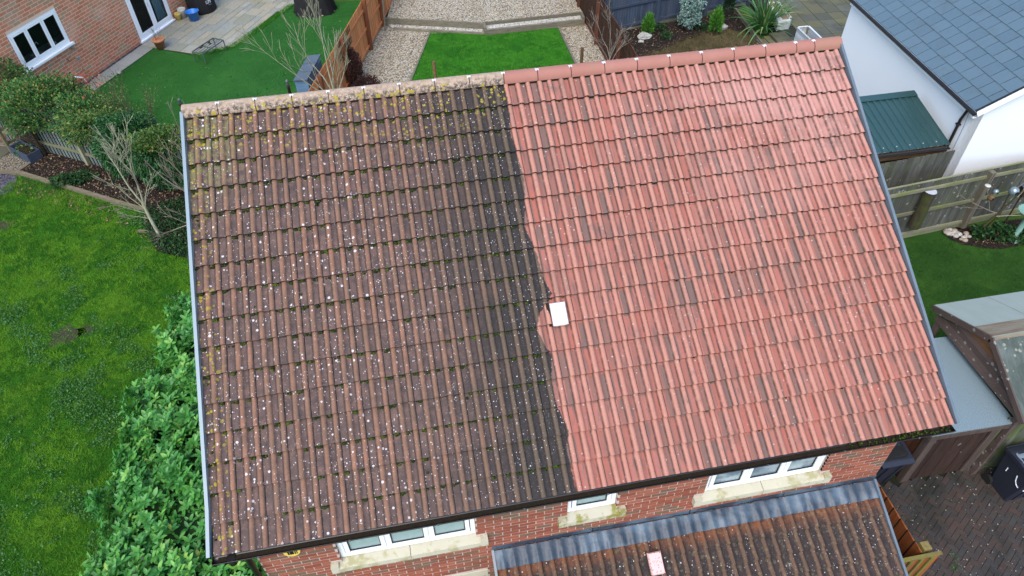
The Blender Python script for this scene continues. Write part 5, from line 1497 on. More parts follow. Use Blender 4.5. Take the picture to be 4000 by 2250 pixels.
mb.build('wall', M['render'], wh)
sa = R(31); Ux = Wx*math.cos(sa)+ZV*math.sin(sa); Un = -Wx*math.sin(sa)+ZV*math.cos(sa)
P0 = np.array([16.05, 8.45, 3.22])+Wd*.02
P1 = WC-Wd*.12-Wx*.12+ZV*(ZE+.1)
mb = MB(); Lr = gw/2/math.cos(sa)+.16; mb.obox(P1-Un*.06+Wd*.02, Wd*6.5, Ux*Lr, Un*.05)
rp = mb.build('roof', M['slate_under'], wh)
Ux2 = -Wx*math.cos(sa)+ZV*math.sin(sa); Un2 = Wx*math.sin(sa)+ZV*math.cos(sa)
mb = MB(); mb.obox(P1+Wx*(gw+.24)-Un2*.06, Ux2*Lr, Wd*6.5, Un2*.06); mb.build('far_slope', M['slate'], wh)
sw, sg = .385, .385
s1 = MB(); s1.obox((.009, 0, 0), (sw-.018, 0, 0), (0, sg+.1, -.02), (0, 0, .014), rnd=0.0); sme = s1.mesh('slate', M['slate'])
half = MB(); half.obox((.007, 0, 0), (sw/2-.014, 0, 0), (0, sg+.1, -.02), (0, 0, .014), rnd=0.0); hme = half.mesh('slate', M['slate'])
for r_ in range(11):
    off = 0 if r_ % 2 == 0 else sw/2
    o = P1+Ux*(sg*r_-.02)+Un*.012
    if off: link('slate', hme, rp, place_matrix(o, Wd, Ux, Un))
    for k in range(18):
        if off+sw*(k+1) > 6.6: continue
        link('slate', sme, rp, place_matrix(o+Wd*(off+sw*k)+Un*random.uniform(-.001, .002), Wd, Ux, Un))
mb = MB(); mb.obox(P1-Wd*.03-Un*.19-Ux*.0, Wd*.03, Ux*Lr, Un*.2); mb.build('barge_board', M['upvc'], wh)
mb = MB(); mb.obox(P1-Wd*.045-Un*.0-Ux*.02, Wd*.05, Ux*Lr, Un*.018); mb.build('verge_strip', M['black'], wh)
mb = MB(); mb.obox(WC-Wx*.1-Wd*.1+ZV*(ZE-.13), Wd*6.4, Wx*.02, ZV*.2); mb.obox(WC-Wx*.08-Wd*.1+ZV*(ZE-.13), Wd*6.4, Wx*.09, ZV*.02); mb.build('fascia', M['upvc'], wh)
gp = P1-Wx*.045-ZV*.05
gutter('gutter', wh, gp-Wd*.06, gp+Wd*6.45, -Wx, .06, clips=8)
dp = WC-Wx*.045+Wd*.28
mb = MB(); mb.tube([gp+Wd*.2-ZV*.05, gp+Wd*.22-ZV*.15, dp+ZV*(ZE-.38), dp+ZV*(ZE-.55), dp], .036, 8)
for z in (1.4, 2.6): mb.box(dp+ZV*z, (.1, .1, .03))
mb.build('downpipe', M['black'], wh)
mb = MB(); mb.tube([gp+Wd*.12-ZV*.05, WC-Wx*.012+Wd*.12+ZV*2.6, WC-Wx*.012+Wd*.1+ZV*1.8, WC-Wx*.012+Wd*.13+ZV*.6], .006, 4); mb.build('cable', M['metal_dark'], wh)

# green metal roofed shelter
sh_ = thing('metal_roof_shelter', 'lean-to shelter with dark green corrugated metal roof beside white wall', 'shelter', (15, 9.6, 0))
A0, A1 = np.array([13.2, 10.5, 2.56]), np.array([13.2, 8.74, 2.16])
Ys = A1-A0; SW_ = 2.78; Ysu = unit(Ys); Nsh = unit(np.cross(Ys, XV))*1.0
if Nsh[2] < 0: Nsh = -Nsh
prof = []; pitch = .178
k = 0; x = 0
while x < SW_-.01:
    prof += [(x, 0), (x+.085, 0), (x+.102, .032), (x+.15, .032), (x+.172, 0)]; x += pitch
prof = [p for p in prof if p[0] <= SW_]+[(SW_, 0)]
mb = MB(); vs = []
for o in (A0, A1):
    for (x, h) in prof: vs.append(o+XV*x+Nsh*h)
n = len(prof); mb.add(vs, [(n+i, n+i+1, i+1, i) for i in range(n-1)])
vs2 = [v-Nsh*.004 for v in vs]; mb.add(vs2, [(i, i+1, n+i+1, n+i) for i in range(n-1)])
rs_ = mb.build('metal_sheet', M['green_metal'], sh_)
mb = MB()
for k in range(7):
    for fr_ in (.93, .03):
        p = A0+Ys*fr_+XV*(.22+.356*k+.1)+Nsh*.036; mb.blob(p, (.016, .016, .01), 0, 6, 4)
mb.build('screws', M['screw'], rs_, kind='stuff')
mb = MB(); mb.obox(A0-Ysu*.1+Nsh*.045, XV*(SW_+.0), Ysu*.2, Nsh*.004); mb.obox(A0-Ysu*.1+Nsh*.045, XV*SW_, -Nsh*.16, Ysu*.004); mb.build('ridge_flashing', M['green_metal'], sh_)
gutter('gutter', sh_, (13.2, 8.70, 2.11), (15.96, 8.70, 2.11), (0, -1, 0), .05, clips=0)
MB().obox((13.2, 8.78, 1.88), (2.78, 0, 0), (0, .06, 0), (0, 0, .2)).build('beam', M['w_beam'], sh_)
for x in (13.3, 15.85):
    for y in (8.82, 10.4): MB().obox((x, y, 0), (.09, 0, 0), (0, .09, 0), (0, 0, 2.1)).build('corner_post', M['w_dark'], sh_)
MB().obox((13.2, 8.9, .9), (2.7, 0, 0), (0, .03, 0), (0, 0, 1.0)).build('back_board', M['w_dark'], sh_)

# ------------------------------------------------------------------ right: shed, garden shelter, bins
t = thing('flat_roof_shed', 'dark brown board shed with flat blue-grey roof beside the cleaned roof edge', 'shed', (11.85, 2.5, 0))
zr = 1.7
R4 = [(11.0, 1.5), (12.5, 1.46), (12.6, 3.4), (11.0, 3.46)]
MB().prism([(10.96, 1.44), (12.54, 1.41), (12.62, 3.43), (10.96, 3.5)], zr-.03, zr).build('roof', M['felt_grey'], t)
mb = MB()
for i in range(4):
    a, b = np.array([*[(10.955, 1.435), (12.545, 1.405), (12.625, 3.435), (10.955, 3.505)][i], zr-.13]), np.array([*[(10.955, 1.435), (12.545, 1.405), (12.625, 3.435), (10.955, 3.505)][(i+1) % 4], zr-.13])
    mb.bar(a+ZV*.045, b+ZV*.045, .025, .1)
mb.build('fascia', M['w_shed_trim'], t)
nb = 9
for k in range(nb):
    x0 = 11.07+(12.43-11.07)*k/nb; MB().obox((x0, 1.51+.006*(k % 2), 0), ((12.43-11.07)/nb-.005, 0, 0), (0, .02, 0), (0, 0, zr-.06)).build('board', M['w_shed'], t)
for k in range(12):
    y0 = 1.6+.155*k; MB().obox((11.075+.005*(k % 2), y0, 0), (.02, 0, 0), (0, .15, 0), (0, 0, zr-.06)).build('board', M['w_shed_side'], t)
MB().obox((11.07, 3.42, 0), (1.5, 0, 0), (0, .02, 0), (0, 0, zr-.06)).build('back_wall', M['w_shed'], t)
MB().obox((12.45, 1.6, 0), (.02, 0, 0), (0, 1.8, 0), (0, 0, zr-.06)).build('side_wall', M['w_shed'], t)
for x in (11.05, 12.3): MB().obox((x, 1.485, 0), (.15, 0, 0), (0, .025, 0), (0, 0, zr-.05)).build('corner_trim', M['w_shed_trim'], t)
MB().obox((11.045, 1.5, 0), (.025, 0, 0), (0, .1, 0), (0, 0, zr-.05)).build('corner_trim', M['w_shed_trim'], t)

t = thing('garden_shelter', 'open-sided wooden shelter with pale and mossy felt roof slopes', 'shelter', (14.2, 2.6, 0))
gx0, gx1 = 12.42, 17.0
EA = np.array([gx0, 3.9, 2.1]); AP = np.array([gx0, 2.56, 2.68]); EB = np.array([gx0, 1.24, 1.98])
dx = XV*(gx1-gx0)
def roof_plane(a, b, mat, name, parent, th=.03):
    n_ = unit(np.cross(dx, b-a)); n_ = n_ if n_[2] > 0 else -n_
    mb = MB(); mb.obox(a, dx, b-a, n_*th); return mb.build(name, mat, parent)
rpA = roof_plane(EA, AP, M['felt_pale'], 'roof_slope', t); rpB = roof_plane(EB, AP, M['felt_mossy'], 'roof_slope', t)
uA, uB = unit(AP-EA), unit(AP-EB)
mb = MB(); nA = unit(np.cross(uA, XV)); nA = nA if nA[2] > 0 else -nA; nB = unit(np.cross(XV, uB)); nB = nB if nB[2] > 0 else -nB
mb.obox(AP-uA*.42+nA*.031, dx, uA*.42, nA*.006); mb.obox(AP-uB*.05+nB*.031, dx, uB*.05, nB*.006); mb.build('ridge_cap', M['felt_cap'], t)
for x in (1.15, 2.3): MB().bar(EA+XV*x+nA*.034, AP+XV*x+nA*.034, .012, .006).build('felt_seam', M['felt_pale'], rpA)
for x in (1.0, 2.1): MB().bar(EB+XV*x+nB*.034, AP+XV*x+nB*.034, .012, .006).build('felt_seam', M['felt_mossy'], rpB)
MB().bar(EA-XV*.015-ZV*.04+nA*.0, AP-XV*.015-ZV*.03, .03, .12).build('barge_board', M['w_gaz'], t); MB().bar(EB-XV*.015-ZV*.04, AP-XV*.015-ZV*.03, .03, .12).build('barge_board', M['w_gaz'], t)
zb = 1.93
for k in range(6):                                               # gable boards, one above the other
    z0 = zb+.12*k
    def yl(z): return 3.78-(z-zb)*(3.78-2.56)/.7
    def yr_(z): return 1.36+(z-zb)*(2.56-1.36)/.7
    a0, a1, b0, b1 = yr_(z0), yr_(z0+.115), yl(z0), yl(z0+.115)
    if a1 >= b1: a1 = b1 = (a1+b1)/2
    mb = MB(); vs = [(gx0+.06, a0, z0), (gx0+.06, b0, z0), (gx0+.06, b1, z0+.115), (gx0+.06, a1, z0+.115)]; vs += [(x+.02, y, z) for x, y, z in vs]
    mb.add(vs, [(3, 2, 1, 0), (4, 5, 6, 7)]+[(i, (i+1) % 4, 4+(i+1) % 4, 4+i) for i in range(4)]); mb.build('gable_board', M['w_gaz'] if k < 3 else M['w_gable'], t)
MB().obox((gx0+.05, 1.3, zb-.1), (.05, 0, 0), (0, 2.5, 0), (0, 0, .1)).build('tie_beam', M['w_gaz'], t)
for k in range(6): MB().obox((gx0+.05+.002*(k % 2), 1.36, .2+.145*k), (.02, 0, 0), (0, .95, 0), (0, 0, .14)).build('side_board', M['w_gaz'], t)
for (x, y) in ((gx0+.1, 3.7), (gx0+.1, 1.42), (gx1-.2, 3.7), (gx1-.2, 1.42)): MB().obox((x-.045, y-.045, 0), (.09, 0, 0), (0, .09, 0), (0, 0, 1.95)).build('corner_post', M['w_gaz'], t)
for k in range(7): MB().obox((gx0+.4, 1.5+.002*(k % 2), .02+.145*k), (gx1-gx0-.6, 0, 0), (0, .02, 0), (0, 0, .14)).build('back_board', M['w_dark'], t)
t = thing('compost_box', 'dark weathered timber box on the grass behind flat roof shed', 'box', (12.15, 3.95, 0))
for k in range(4): MB().obox((11.6, 3.75, .16*k), (.85, 0, 0), (0, .5, 0), (0, 0, .15)).build('plank', M['w_dark'], t)
MB().obox((11.57, 3.72, .64), (.9, 0, 0), (0, .56, 0), (0, 0, .03)).build('lid', M['w_log'], t)
for k, (x, y, lab) in enumerate(((12.75, 3.1, 'dark timber offcut leaning under the open wooden shelter'), (12.85, 2.8, 'second timber offcut stored under open wooden shelter'))):
    t = thing('timber_offcut', lab, 'timber', (x, y, 0)); MB().bar((x, y, .0), (x-.1, y+.3, 1.1), .1, .05).build('plank', (M['w_beam'], M['w_dark'])[k], t)
t = thing('storage_box', 'dark green-grey lidded box under the open wooden shelter', 'box', (12.85, 2.3, 0)); MB().box((12.85, 2.3, .3), (.5, .45, .6)).build('body', M['w_blue'], t); MB().box((12.85, 2.3, .63), (.55, .5, .05)).build('lid', M['felt_slate'], t)

def wheelie_bin(label, c, rz, lidmat, marks=False):
    """front of the bin looks along local -y"""
    t = thing('wheelie_bin', label, 'bin', (c[0], c[1], 0), 'wheelie bins')
    Rm = Matrix.Translation((c[0], c[1], 0))@Matrix.Rotation(rz, 4, 'Z')
    tr = lambda p: tuple(Rm@Vector(p))
    mb = MB(); q = []
    for (z, w, f, bk) in ((.04, .22, -.22, .2), (.55, .255, -.3, .25), (.95, .28, -.36, .28), (.96, .3, -.385, .3), (1.0, .3, -.385, .3)):
        q.append([tr((-w, f+.03, z)), tr((-w+.03, f, z)), tr((w-.03, f, z)), tr((w, f+.03, z)), tr((w, bk, z)), tr((-w, bk, z))])
    vs = sum(q, []); fs = [(i*6+k, i*6+(k+1) % 6, i*6+6+(k+1) % 6, i*6+6+k) for i in range(4) for k in range(6)]+[tuple(range(5, -1, -1))]
    mb.add(vs, fs); body = mb.build('body', M['bin'], t)
    mb = MB(); vs = []
    prof = [(-.41, 1.0), (-.41, 1.03), (-.33, 1.055), (0, 1.085), (.22, 1.075), (.31, 1.04), (.31, 1.0)]
    for x in (-.315, .315): vs += [tr((x, y, z)) for y, z in prof]
    n = len(prof); mb.add(vs, [(i, i+1, n+i+1, n+i) for i in range(n-1)]+[tuple(range(n-1, -1, -1)), tuple(range(n, 2*n))]); lid = mb.build('lid', M['bin'], t)
    mb = MB(); vs = []
    for (s_, h) in ((.95, .0), (.9, .008), (.84, .002)):
        vs += [tr((a*.27*s_, -.05+b*.27*s_, 1.082+h+(.0 if abs(b) < 1 else -.015))) for a, b in ((-1, -.8), (-.8, -1), (.8, -1), (1, -.8), (1, .8), (.8, 1), (-.8, 1), (-1, .8))]
    mb.add(vs, [(i*8+k, i*8+(k+1) % 8, i*8+8+(k+1) % 8, i*8+8+k) for i in range(2) for k in range(8)]+[tuple(range(16, 24))]); mb.build('lid_panel', lidmat, lid)
    MB().tube([tr((-.27, .35, 1.0)), tr((.27, .35, 1.0))], .017, 6).build('handle', M['bin'], t)
    for x in (-.27, .27):
        MB().tube([tr((x*.86, .24, .1)), tr((x*1.1, .24, .1))], .1, 14, smooth=False).build('wheel', M['rubber'], t)
    for x in (-.12, .12): MB().tube([tr((x, -.235-.005, .1)), tr((x*1.1, -.37, .92))], .01, 4).build('rib', M['bin'], body)
    if marks:
        w0 = lambda z: .22+(z-.04)*.064
        P = [tr((-w0(z)-.004, y, z)) for (y, z) in ((.1, .72), (.1, .62))]
        mb = MB(); mb.tube(P, .012, 4); mb.build('painted_mark', M['mark'], body)
        P = [tr((-w0(z)-.004, y, z)) for (y, z) in ((-.1, .78), (-.13, .66), (-.18, .6), (-.22, .585))]+[tr((x, -.3-(z-.5)*.15, z)) for x, z in ((-.2, .58), (-.1, .585), (.05, .6))]
        mb = MB(); mb.tube(P, .012, 4); mb.build('painted_mark', M['mark'], body)
    return t
wheelie_bin('dark navy wheelie bin with white painted marks and lid tinted like reflected sky, right edge', (12.93, .98), R(2), M['bin_lid'], True)
wheelie_bin('dark wheelie bin half hidden by the house corner beside brown shed', (10.55, 1.75), R(0), M['rubber'])
# ------------------------------------------------------------------ block paving, herringbone
dw = sheet('driveway', [(8.9, -6), (16, -6), (16, 1.55), (11.1, 1.55), (10.0, 3.2), (8.85, 3.2)], .004, M['paver_joint'])
pm = MB(); c_ = .004
vs = []
for (z, k) in ((-.03, 0), (.028-c_, 0), (.028, c_)):
    vs += [(.002+k, .002+k, z), (.198-k, .002+k, z), (.198-k, .098-k, z), (.002+k, .098-k, z)]
pm.add(vs, [(8, 9, 10, 11)]+[(i*4+j, i*4+(j+1) % 4, i*4+4+(j+1) % 4, i*4+4+j) for i in range(2) for j in range(4)], rnd=0.0)
pme_ = pm.mesh('paver', M['paver'])
pa = R(33); e1 = np.array([math.cos(pa), math.sin(pa), 0]); e2 = np.array([-e1[1], e1[0], 0])
org = np.array([11.2, -.6, 0])
pl = []
for i in range(-60, 60):
    for j in range(-60, 60):
        # herringbone: pairs step along the diagonal
        m_ = (i-j) % 4
        if m_ == 0: pl.append((i, j, 0))
        elif m_ == 3: pl.append((i, j, 1))
cand = []
for (i, j, v) in pl:
    if v == 0: o = org+e1*.1*i+e2*.1*j; ex, ey = e1, e2; cc = o+ex*.1+ey*.05
    else: o = org+e1*.1*(i+1)+e2*.1*j; ex, ey = e2, -e1; cc = o+ex*.1+ey*.05
    if not (9.0 < cc[0] < 15.8 and -3.5 < cc[1] < 1.5): continue
    cand.append((o+ZV*random.uniform(-.003, .003), ex, ey, cc))
cc = np.array([c[3] for c in cand]); uv = project(cc+[0, 0, .03])
inside = (uv[:, 0] > 3480) & (uv[:, 0] < 4010) & (uv[:, 1] < 2260)
order = np.argsort(np.where(inside, 0, 50)+np.linalg.norm(cc-np.array([10.7, .0, 0]), axis=1))
Vr, Fr, n0 = [], [], 0
pv0 = np.array(pm.v); rest_m = MB()
for q, idx in enumerate(order):
    o, ex, ey, c = cand[idx]
    tl = ex+ZV*random.gauss(0, .01)
    if q < 290: link('paver', pme_, dw, place_matrix(o, tl, ey, ZV))
    else: rest_m.add([o+tl*v[0]+ey*v[1]+ZV*v[2] for v in pv0], pm.f)
rest_m.build('paver_field', M['paver'], dw, kind='stuff')
mb = MB()
for k in range(420):
    x, y = random.uniform(9.6, 14), random.uniform(-2.2, 1.5); s_ = random.choice((.006, .008, .01, .014)); mb.blob((x, y, .03), (s_, s_, s_*.6), .3, 5, 3)
mb.build('grit', M['dust'], dw, kind='stuff')
mb = MB()
for k in range(90):
    x, y = random.uniform(9.8, 13.5), random.uniform(.2, 1.5); s_ = random.uniform(.008, .02); mb.blob((x, y, .026), (s_, s_, .008), .4, 6, 3)
mb.build('moss', M['moss'], dw, kind='stuff')
for (u, v) in ((3724, 2180), (3728, 2222)):
    c = S(u, v); P, U_ = ball(30, (*c, .03), (.05, .05, .02)); leaf_cloud('weed', dw, P, U_, .05, .02, M['clover'])

# ------------------------------------------------------------------ right garden: stones, bed plants, feeders
for k in range(34):
    u, v = None, None
    while True:
        a = random.random(); b = random.random()
        u = 3690+95*a; v = 900+10*a+(45*b*(.35+.65*a)) if a < .95 else 930
        if v < 958: break
    c = S(u, v); r = random.uniform(.045, .075)
    t = thing('cobble', 'smooth round cobble in the heap at the foot of weathered fence', 'stone', (*c, .02), 'cobbles beside the right flower bed')
    MB().blob((*c, .02+r*.3+random.random()*.03), (r*random.uniform(1, 1.3), r, r*.7), .08, 8, 6, rnd=0.0).build('stone', M['pebble'], t)
for (u, v, rad, n_, lab) in ((3897, 925, .34, 260, 'broad round-leaved green plant in right flower bed'), (3815, 925, .18, 110, 'small grey-green plant at foot of right sapling'), (3975, 935, .32, 230, 'low green plant at the right edge of flower bed')):
    c = S(u, v); shrub('bed_plant', lab, 'plant', (*c, .14), (rad, rad*.8, .2), n_, .11, .09, M['ground_leaf'], droop=.4)
tr_ = thing('bare_tree', 'leaning mossy bare sapling in the right flower bed by weathered fence', 'tree', (17.0, 7.6, 0))
mb = MB(); mb.tube([(16.92, 7.62, 0), (17.0, 7.45, .75), (17.25, 7.35, 1.6)], [.04, .03, .02], 6); mb.tube([(17.08, 7.6, 0), (17.1, 7.45, .8), (16.98, 7.4, 1.5)], [.04, .032, .02], 6); mb.build('trunk', M['w_log'], tr_)
RNG = np.random.default_rng(9); mb = MB()
for (p, d) in (((17.1, 7.45, .8), (-.7, 0, .5)), ((17.25, 7.35, 1.6), (.3, .1, 1)), ((16.98, 7.4, 1.5), (.4, 0, 1)), ((17.0, 7.45, .75), (.8, -.2, .15)), ((17.2, 7.35, 1.4), (.5, .3, 1))): branch_tree(mb, p, d, 1.5, .016, 2, .6, 4, rmin=.004)
mb.build('crown', M['twig_grey'], tr_)
for (x, y, z, r, mt, lab, nm) in ((16.21, 7.4, 1.86, .07, 'cream_pot', 'round cream disc hanging by the weathered fence post', 'hanging_disc'), (16.54, 7.4, 1.63, .07, 'pewter', 'small grey metal ornament hanging in the right sapling', 'hanging_ornament'), (16.5, 7.4, 1.46, .08, 'w_beam', 'little brown bird house hanging lowest in right sapling', 'bird_house'), (17.06, 7.4, 1.57, .12, 'pewter', 'round grey metal teapot-shaped bird feeder hanging in right sapling', 'bird_feeder')):
    t = thing(nm, lab, nm.replace('_', ' '), (x, y, z))
    if nm == 'hanging_disc': MB().lathe([(.001, -.012), (r, -.01), (r, .01), (.001, .014)], (x, y, z), 12).build('disc', M[mt], t)
    else:
        MB().lathe([(.02, -r), (r*.9, -r*.6), (r, 0), (r*.75, r*.6), (.02, r*.95)], (x, y, z), 12).build('body', M[mt], t)
        MB().tube([(x, y-r*.85, z), (x, y-r*1.02, z)], r*.4, 10).build('opening', M['ink'], t)
    MB().tube([(x, y, z+r*.8), (x+.02, y, z+r+.28)], .005, 4).build('string', M['ink'], t)
bx_, by_ = 17.75, 7.25
t = thing('bird_bath', 'pale green metal bird bath on pedestal at the right edge', 'bird bath', (bx_, by_, 0))
MB().lathe([(.16, 0), (.16, .04), (.07, .1), (.06, .75), (.1, .85)], (bx_, by_, 0), 14).build('pedestal', M['copper_green'], t)
MB().lathe([(.1, .85), (.27, .93), (.3, .97), (.27, .96), (.001, .9)], (bx_, by_, 0), 18).build('bowl', M['copper_green'], t)
t = thing('lantern_box', 'small glass-topped box on dark stake at the right edge', 'lantern', (17.55, 7.55, 0)); MB().box((17.55, 7.55, 1.4), (.22, .22, .25)).build('case', M['w_dark'], t); MB().box((17.55, 7.55, 1.54), (.27, .27, .02)).build('top', M['lead'], t); MB().tube([(17.55, 7.55, 0), (17.55, 7.55, 1.3)], .02, 6).build('stake', M['w_dark'], t)
P = scatter([S(3790, 900), S(3800, 955), S(3990, 955), (18.5, 7.8)], 260); P = np.column_stack([P, np.full(len(P), .03)]); leaf_cloud('leaf_litter', None, P, RNG.normal(0, 1, P.shape)*[1, 1, .1], .05, .035, M['litter'], kind='stuff')

# ------------------------------------------------------------------ laurel hedge on the left
RNG = np.random.default_rng(21)
hd = thing('laurel_hedge', 'large-leaved glossy laurel hedge along the left side of house', 'hedge', (-1.3, 4.5, 0))
def hedge_half(y):
    """x of the lawn side of the hedge at y"""
    return np.interp(y, [-1.5, 1.8, 3.5, 5.3, 6.4, 7.5, 9.0, 9.6], [-2.95, -2.82, -2.75, -2.62, -2.4, -1.95, -1.25, -.9])
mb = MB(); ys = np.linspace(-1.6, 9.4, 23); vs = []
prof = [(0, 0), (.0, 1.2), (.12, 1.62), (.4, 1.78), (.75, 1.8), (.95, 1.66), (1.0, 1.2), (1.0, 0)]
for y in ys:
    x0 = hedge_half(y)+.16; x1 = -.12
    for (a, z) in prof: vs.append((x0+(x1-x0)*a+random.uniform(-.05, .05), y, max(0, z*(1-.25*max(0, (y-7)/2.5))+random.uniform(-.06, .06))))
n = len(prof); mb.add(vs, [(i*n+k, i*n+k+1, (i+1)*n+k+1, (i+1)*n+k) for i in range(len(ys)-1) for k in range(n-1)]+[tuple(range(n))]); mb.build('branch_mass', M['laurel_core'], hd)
NS = 6200
sy = RNG.uniform(-1.6, 9.6, NS); sa_ = RNG.uniform(0, 1, NS)
x0 = hedge_half(sy); hz = (1.98-.3*np.clip((sy-7)/2.5, 0, 1))+.1*np.sin(sy*2.1)+.06*np.sin(sy*5.3)
P = np.zeros((NS, 3)); N_ = np.zeros((NS, 3))
side = sa_ < .36; rt = sa_ > .92; top = ~side & ~rt
P[:, 1] = sy
q = RNG.uniform(0, 1, NS)
P[side, 0] = x0[side]+.12*np.sin(q[side]*3+sy[side]*3); P[side, 2] = (.1+.9*q[side])*hz[side]; N_[side] = [-1, 0, .35]
q2 = RNG.uniform(0, 1, NS)
P[top, 0] = x0[top]+.1+(-.05-x0[top]-.1)*q2[top]; P[top, 2] = hz[top]-.28*np.exp(-(P[top, 0]-x0[top])/.25)-.18*np.exp(-(-.05-P[top, 0])/.2)+.07*np.sin(P[top, 0]*7+sy[top]*4); N_[top] = [-.1, 0, 1]
P[rt, 0] = .0; P[rt, 2] = q[rt]*hz[rt]; N_[rt] = [1, 0, .4]
fr = RNG.random(NS) < .16; yv = P[:, 1] < -1.2
N_[P[:, 1] < -1.3] += [0, -1, 0]
bump_ = .14*np.sin(P[:, 1:2]*6.1+P[:, :1]*4.3)*np.sin(P[:, :1]*5.2+1.0)+RNG.uniform(-.16, .07, (NS, 1))
P += unit(N_)*bump_
ax_ = unit(unit(N_)+RNG.normal(0, .38, (NS, 3))+np.array([0, 0, .55]))
Lv, Ld, Lu = [], [], []
for k in range(8):
    phi = k*2.4+RNG.uniform(0, .5, NS)
    ref = unit(np.cross(ax_, np.array([.3, .5, .81]))); r2 = np.cross(ax_, ref)
    rad = ref*np.cos(phi)[:, None]+r2*np.sin(phi)[:, None]
    op = RNG.uniform(.95, 1.5, NS)[:, None]*(1-.05*k)
    d_ = unit(ax_*np.cos(op)+rad*np.sin(op))
    Lv.append(P-ax_*(.075-.012*k)); Ld.append(d_); Lu.append(unit(ax_-d_*np.sum(ax_*d_, 1, keepdims=True)))
Lv, Ld, Lu = map(np.concatenate, (Lv, Ld, Lu)); nL = len(Lv)
rnd_shoot = np.clip(np.tile(RNG.beta(2, 2.6, NS), 8)*.75+RNG.uniform(0, .25, nL), 0, .985)
yel = RNG.random(nL) < .004; rnd_shoot[yel] = 1.0
Ll = RNG.uniform(.095, .16, nL); Lw = Ll*RNG.uniform(.36, .46, nL)
prof_l = [(0, .05), (.18, .62), (.45, 1.0), (.75, .8), (1.0, 0)]
def laurel_arrays(V0, D, Up, l, w):
    X = np.cross(D, Up); n = len(V0); Vv = []
    for (t_, ww) in prof_l[:-1]:
        c = V0+D*(l*t_)[:, None]-Up*(l*.16*t_*t_)[:, None]
        f = Up*(w*.13*ww)[:, None]; s_ = X*(w*.5*ww)[:, None]
        Vv += [c-s_+f, c, c+s_+f]
    Vv.append(V0+D*l[:, None]-Up*(l*.2)[:, None])
    V = np.stack(Vv, 1).reshape(-1, 3); b = np.arange(n)[:, None]*13
    quads = []
    for i in range(3): quads += [(3*i, 3*i+1, 3*i+4, 3*i+3), (3*i+1, 3*i+2, 3*i+5, 3*i+4)]
    quads += [(9, 10, 12, 12), (10, 11, 12, 12)]
    return V, quads, b
def laurel_mesh(name, idx):
    V, quads, b = laurel_arrays(Lv[idx], Ld[idx], Lu[idx], Ll[idx], Lw[idx])
    tris = []
    for qd in quads:
        tris.append(qd[:3])
        if qd[2] != qd[3]: tris.append((qd[0], qd[2], qd[3]))
    F = np.stack([b+np.array(t_) for t_ in tris], 1).reshape(-1, 3)
    return fast_mesh(name, V, F, M['laurel'], rnd=np.repeat(rnd_shoot[idx], len(tris)), smooth=True)
uv = project(Lv); vis = (uv[:, 0] > 250) & (uv[:, 0] < 800) & (uv[:, 1] > 1150) & (uv[:, 1] < 2240)
score = np.where(vis, 0, 100)+np.linalg.norm(Lv-CAM, axis=1)-2.2*(Lu@np.array([0, -.5, .8]))
od = np.argsort(score)
single, rest_i = od[:290], np.sort(od[290:])
link('foliage', laurel_mesh('foliage', rest_i), hd, kind='stuff')
protos = []
for v_ in range(14):                                             # single leaves share a few meshes
    l, w = np.array([.1+.004*v_]), np.array([(.1+.004*v_)*.41])
    V, quads, b = laurel_arrays(np.zeros((1, 3)), np.array([[0, 1.0, 0]]), np.array([[0, 0, 1.0]]), l, w)
    tris = []
    for qd in quads:
        tris.append(qd[:3])
        if qd[2] != qd[3]: tris.append((qd[0], qd[2], qd[3]))
    protos.append(fast_mesh('leaf', V, np.array(tris), M['laurel'], rnd=np.full(len(tris), 0.0), smooth=True))
for i in single:
    X = np.cross(Ld[i], Lu[i]); link('leaf', protos[int(np.clip((Ll[i]-.1)/.004, 0, 13))], hd, place_matrix(Lv[i], X, Ld[i], Lu[i]))

# ------------------------------------------------------------------ mixed shrubs and trees of the left bed
shrub('rose_bush', 'tangled reddish-tinged shrub with orange-red leaves, furthest left of the mixed shrubs', 'shrub', (-7.4, 16.75, 1.45), (1.3, .9, .78), 9000, .085, .05, M['leaf_mixed'], M['twig_brown'], hollow=.35)
for (c, r, n) in (((-9.3, 18.4, 1.4), (1.1, .8, .8), 3800), ((-6.1, 15.85, 1.3), (.9, .65, .8), 4800)):
    t = shrub('mixed_shrub', 'dense twiggy shrub against the left picture edge' if c[0] < -8 else 'arching twiggy green shrub between rose bush and dark climber', 'shrub', c, r, n, .085, .05, M['leaf_mixed'], M['twig_brown'], hollow=.3)
P, U_ = ball(130, (-6.6, 17.3, 1.75), (.8, .5, .35), .1); tt = thing('red_leaf_sprays', 'sprays of orange-red young leaves above the mixed shrubs', 'foliage', (-6.6, 17.3, 1.6)); leaf_cloud('foliage', tt, P, U_, .1, .05, M['leaf_red'])
mb = MB()
for k in range(12): branch_tree(mb, (-6.7+random.uniform(-.5, .5), 17.1, .9), (random.uniform(-.3, .3), random.uniform(0, .5), 1), .9, .008, 1, .5, 3, rmin=.004)
mb.build('stems', M['twig_brown'], tt)
t = shrub('climbing_shrub', 'dark green leafy climber hanging over the pale fence', 'shrub', (-4.75, 14.6, 1.05), (.95, .6, .95), 7000, .11, .055, M['leaf_dark'], M['twig_brown'], hollow=.55, droop=.6)
P, U_ = ball(3200, (-3.9, 13.95, .95), (.75, .5, .85), .5); leaf_cloud('foliage', t, P, U_, .11, .05, M['leaf_dark'], droop=.6)
shrub('yellowing_shrub', 'yellow-green small-leaved shrub on the fence top near roof corner', 'shrub', (-3.55, 13.9, 1.62), (1.0, .45, .3), 4200, .075, .045, M['leaf_yellow'], M['twig_brown'], hollow=.3)
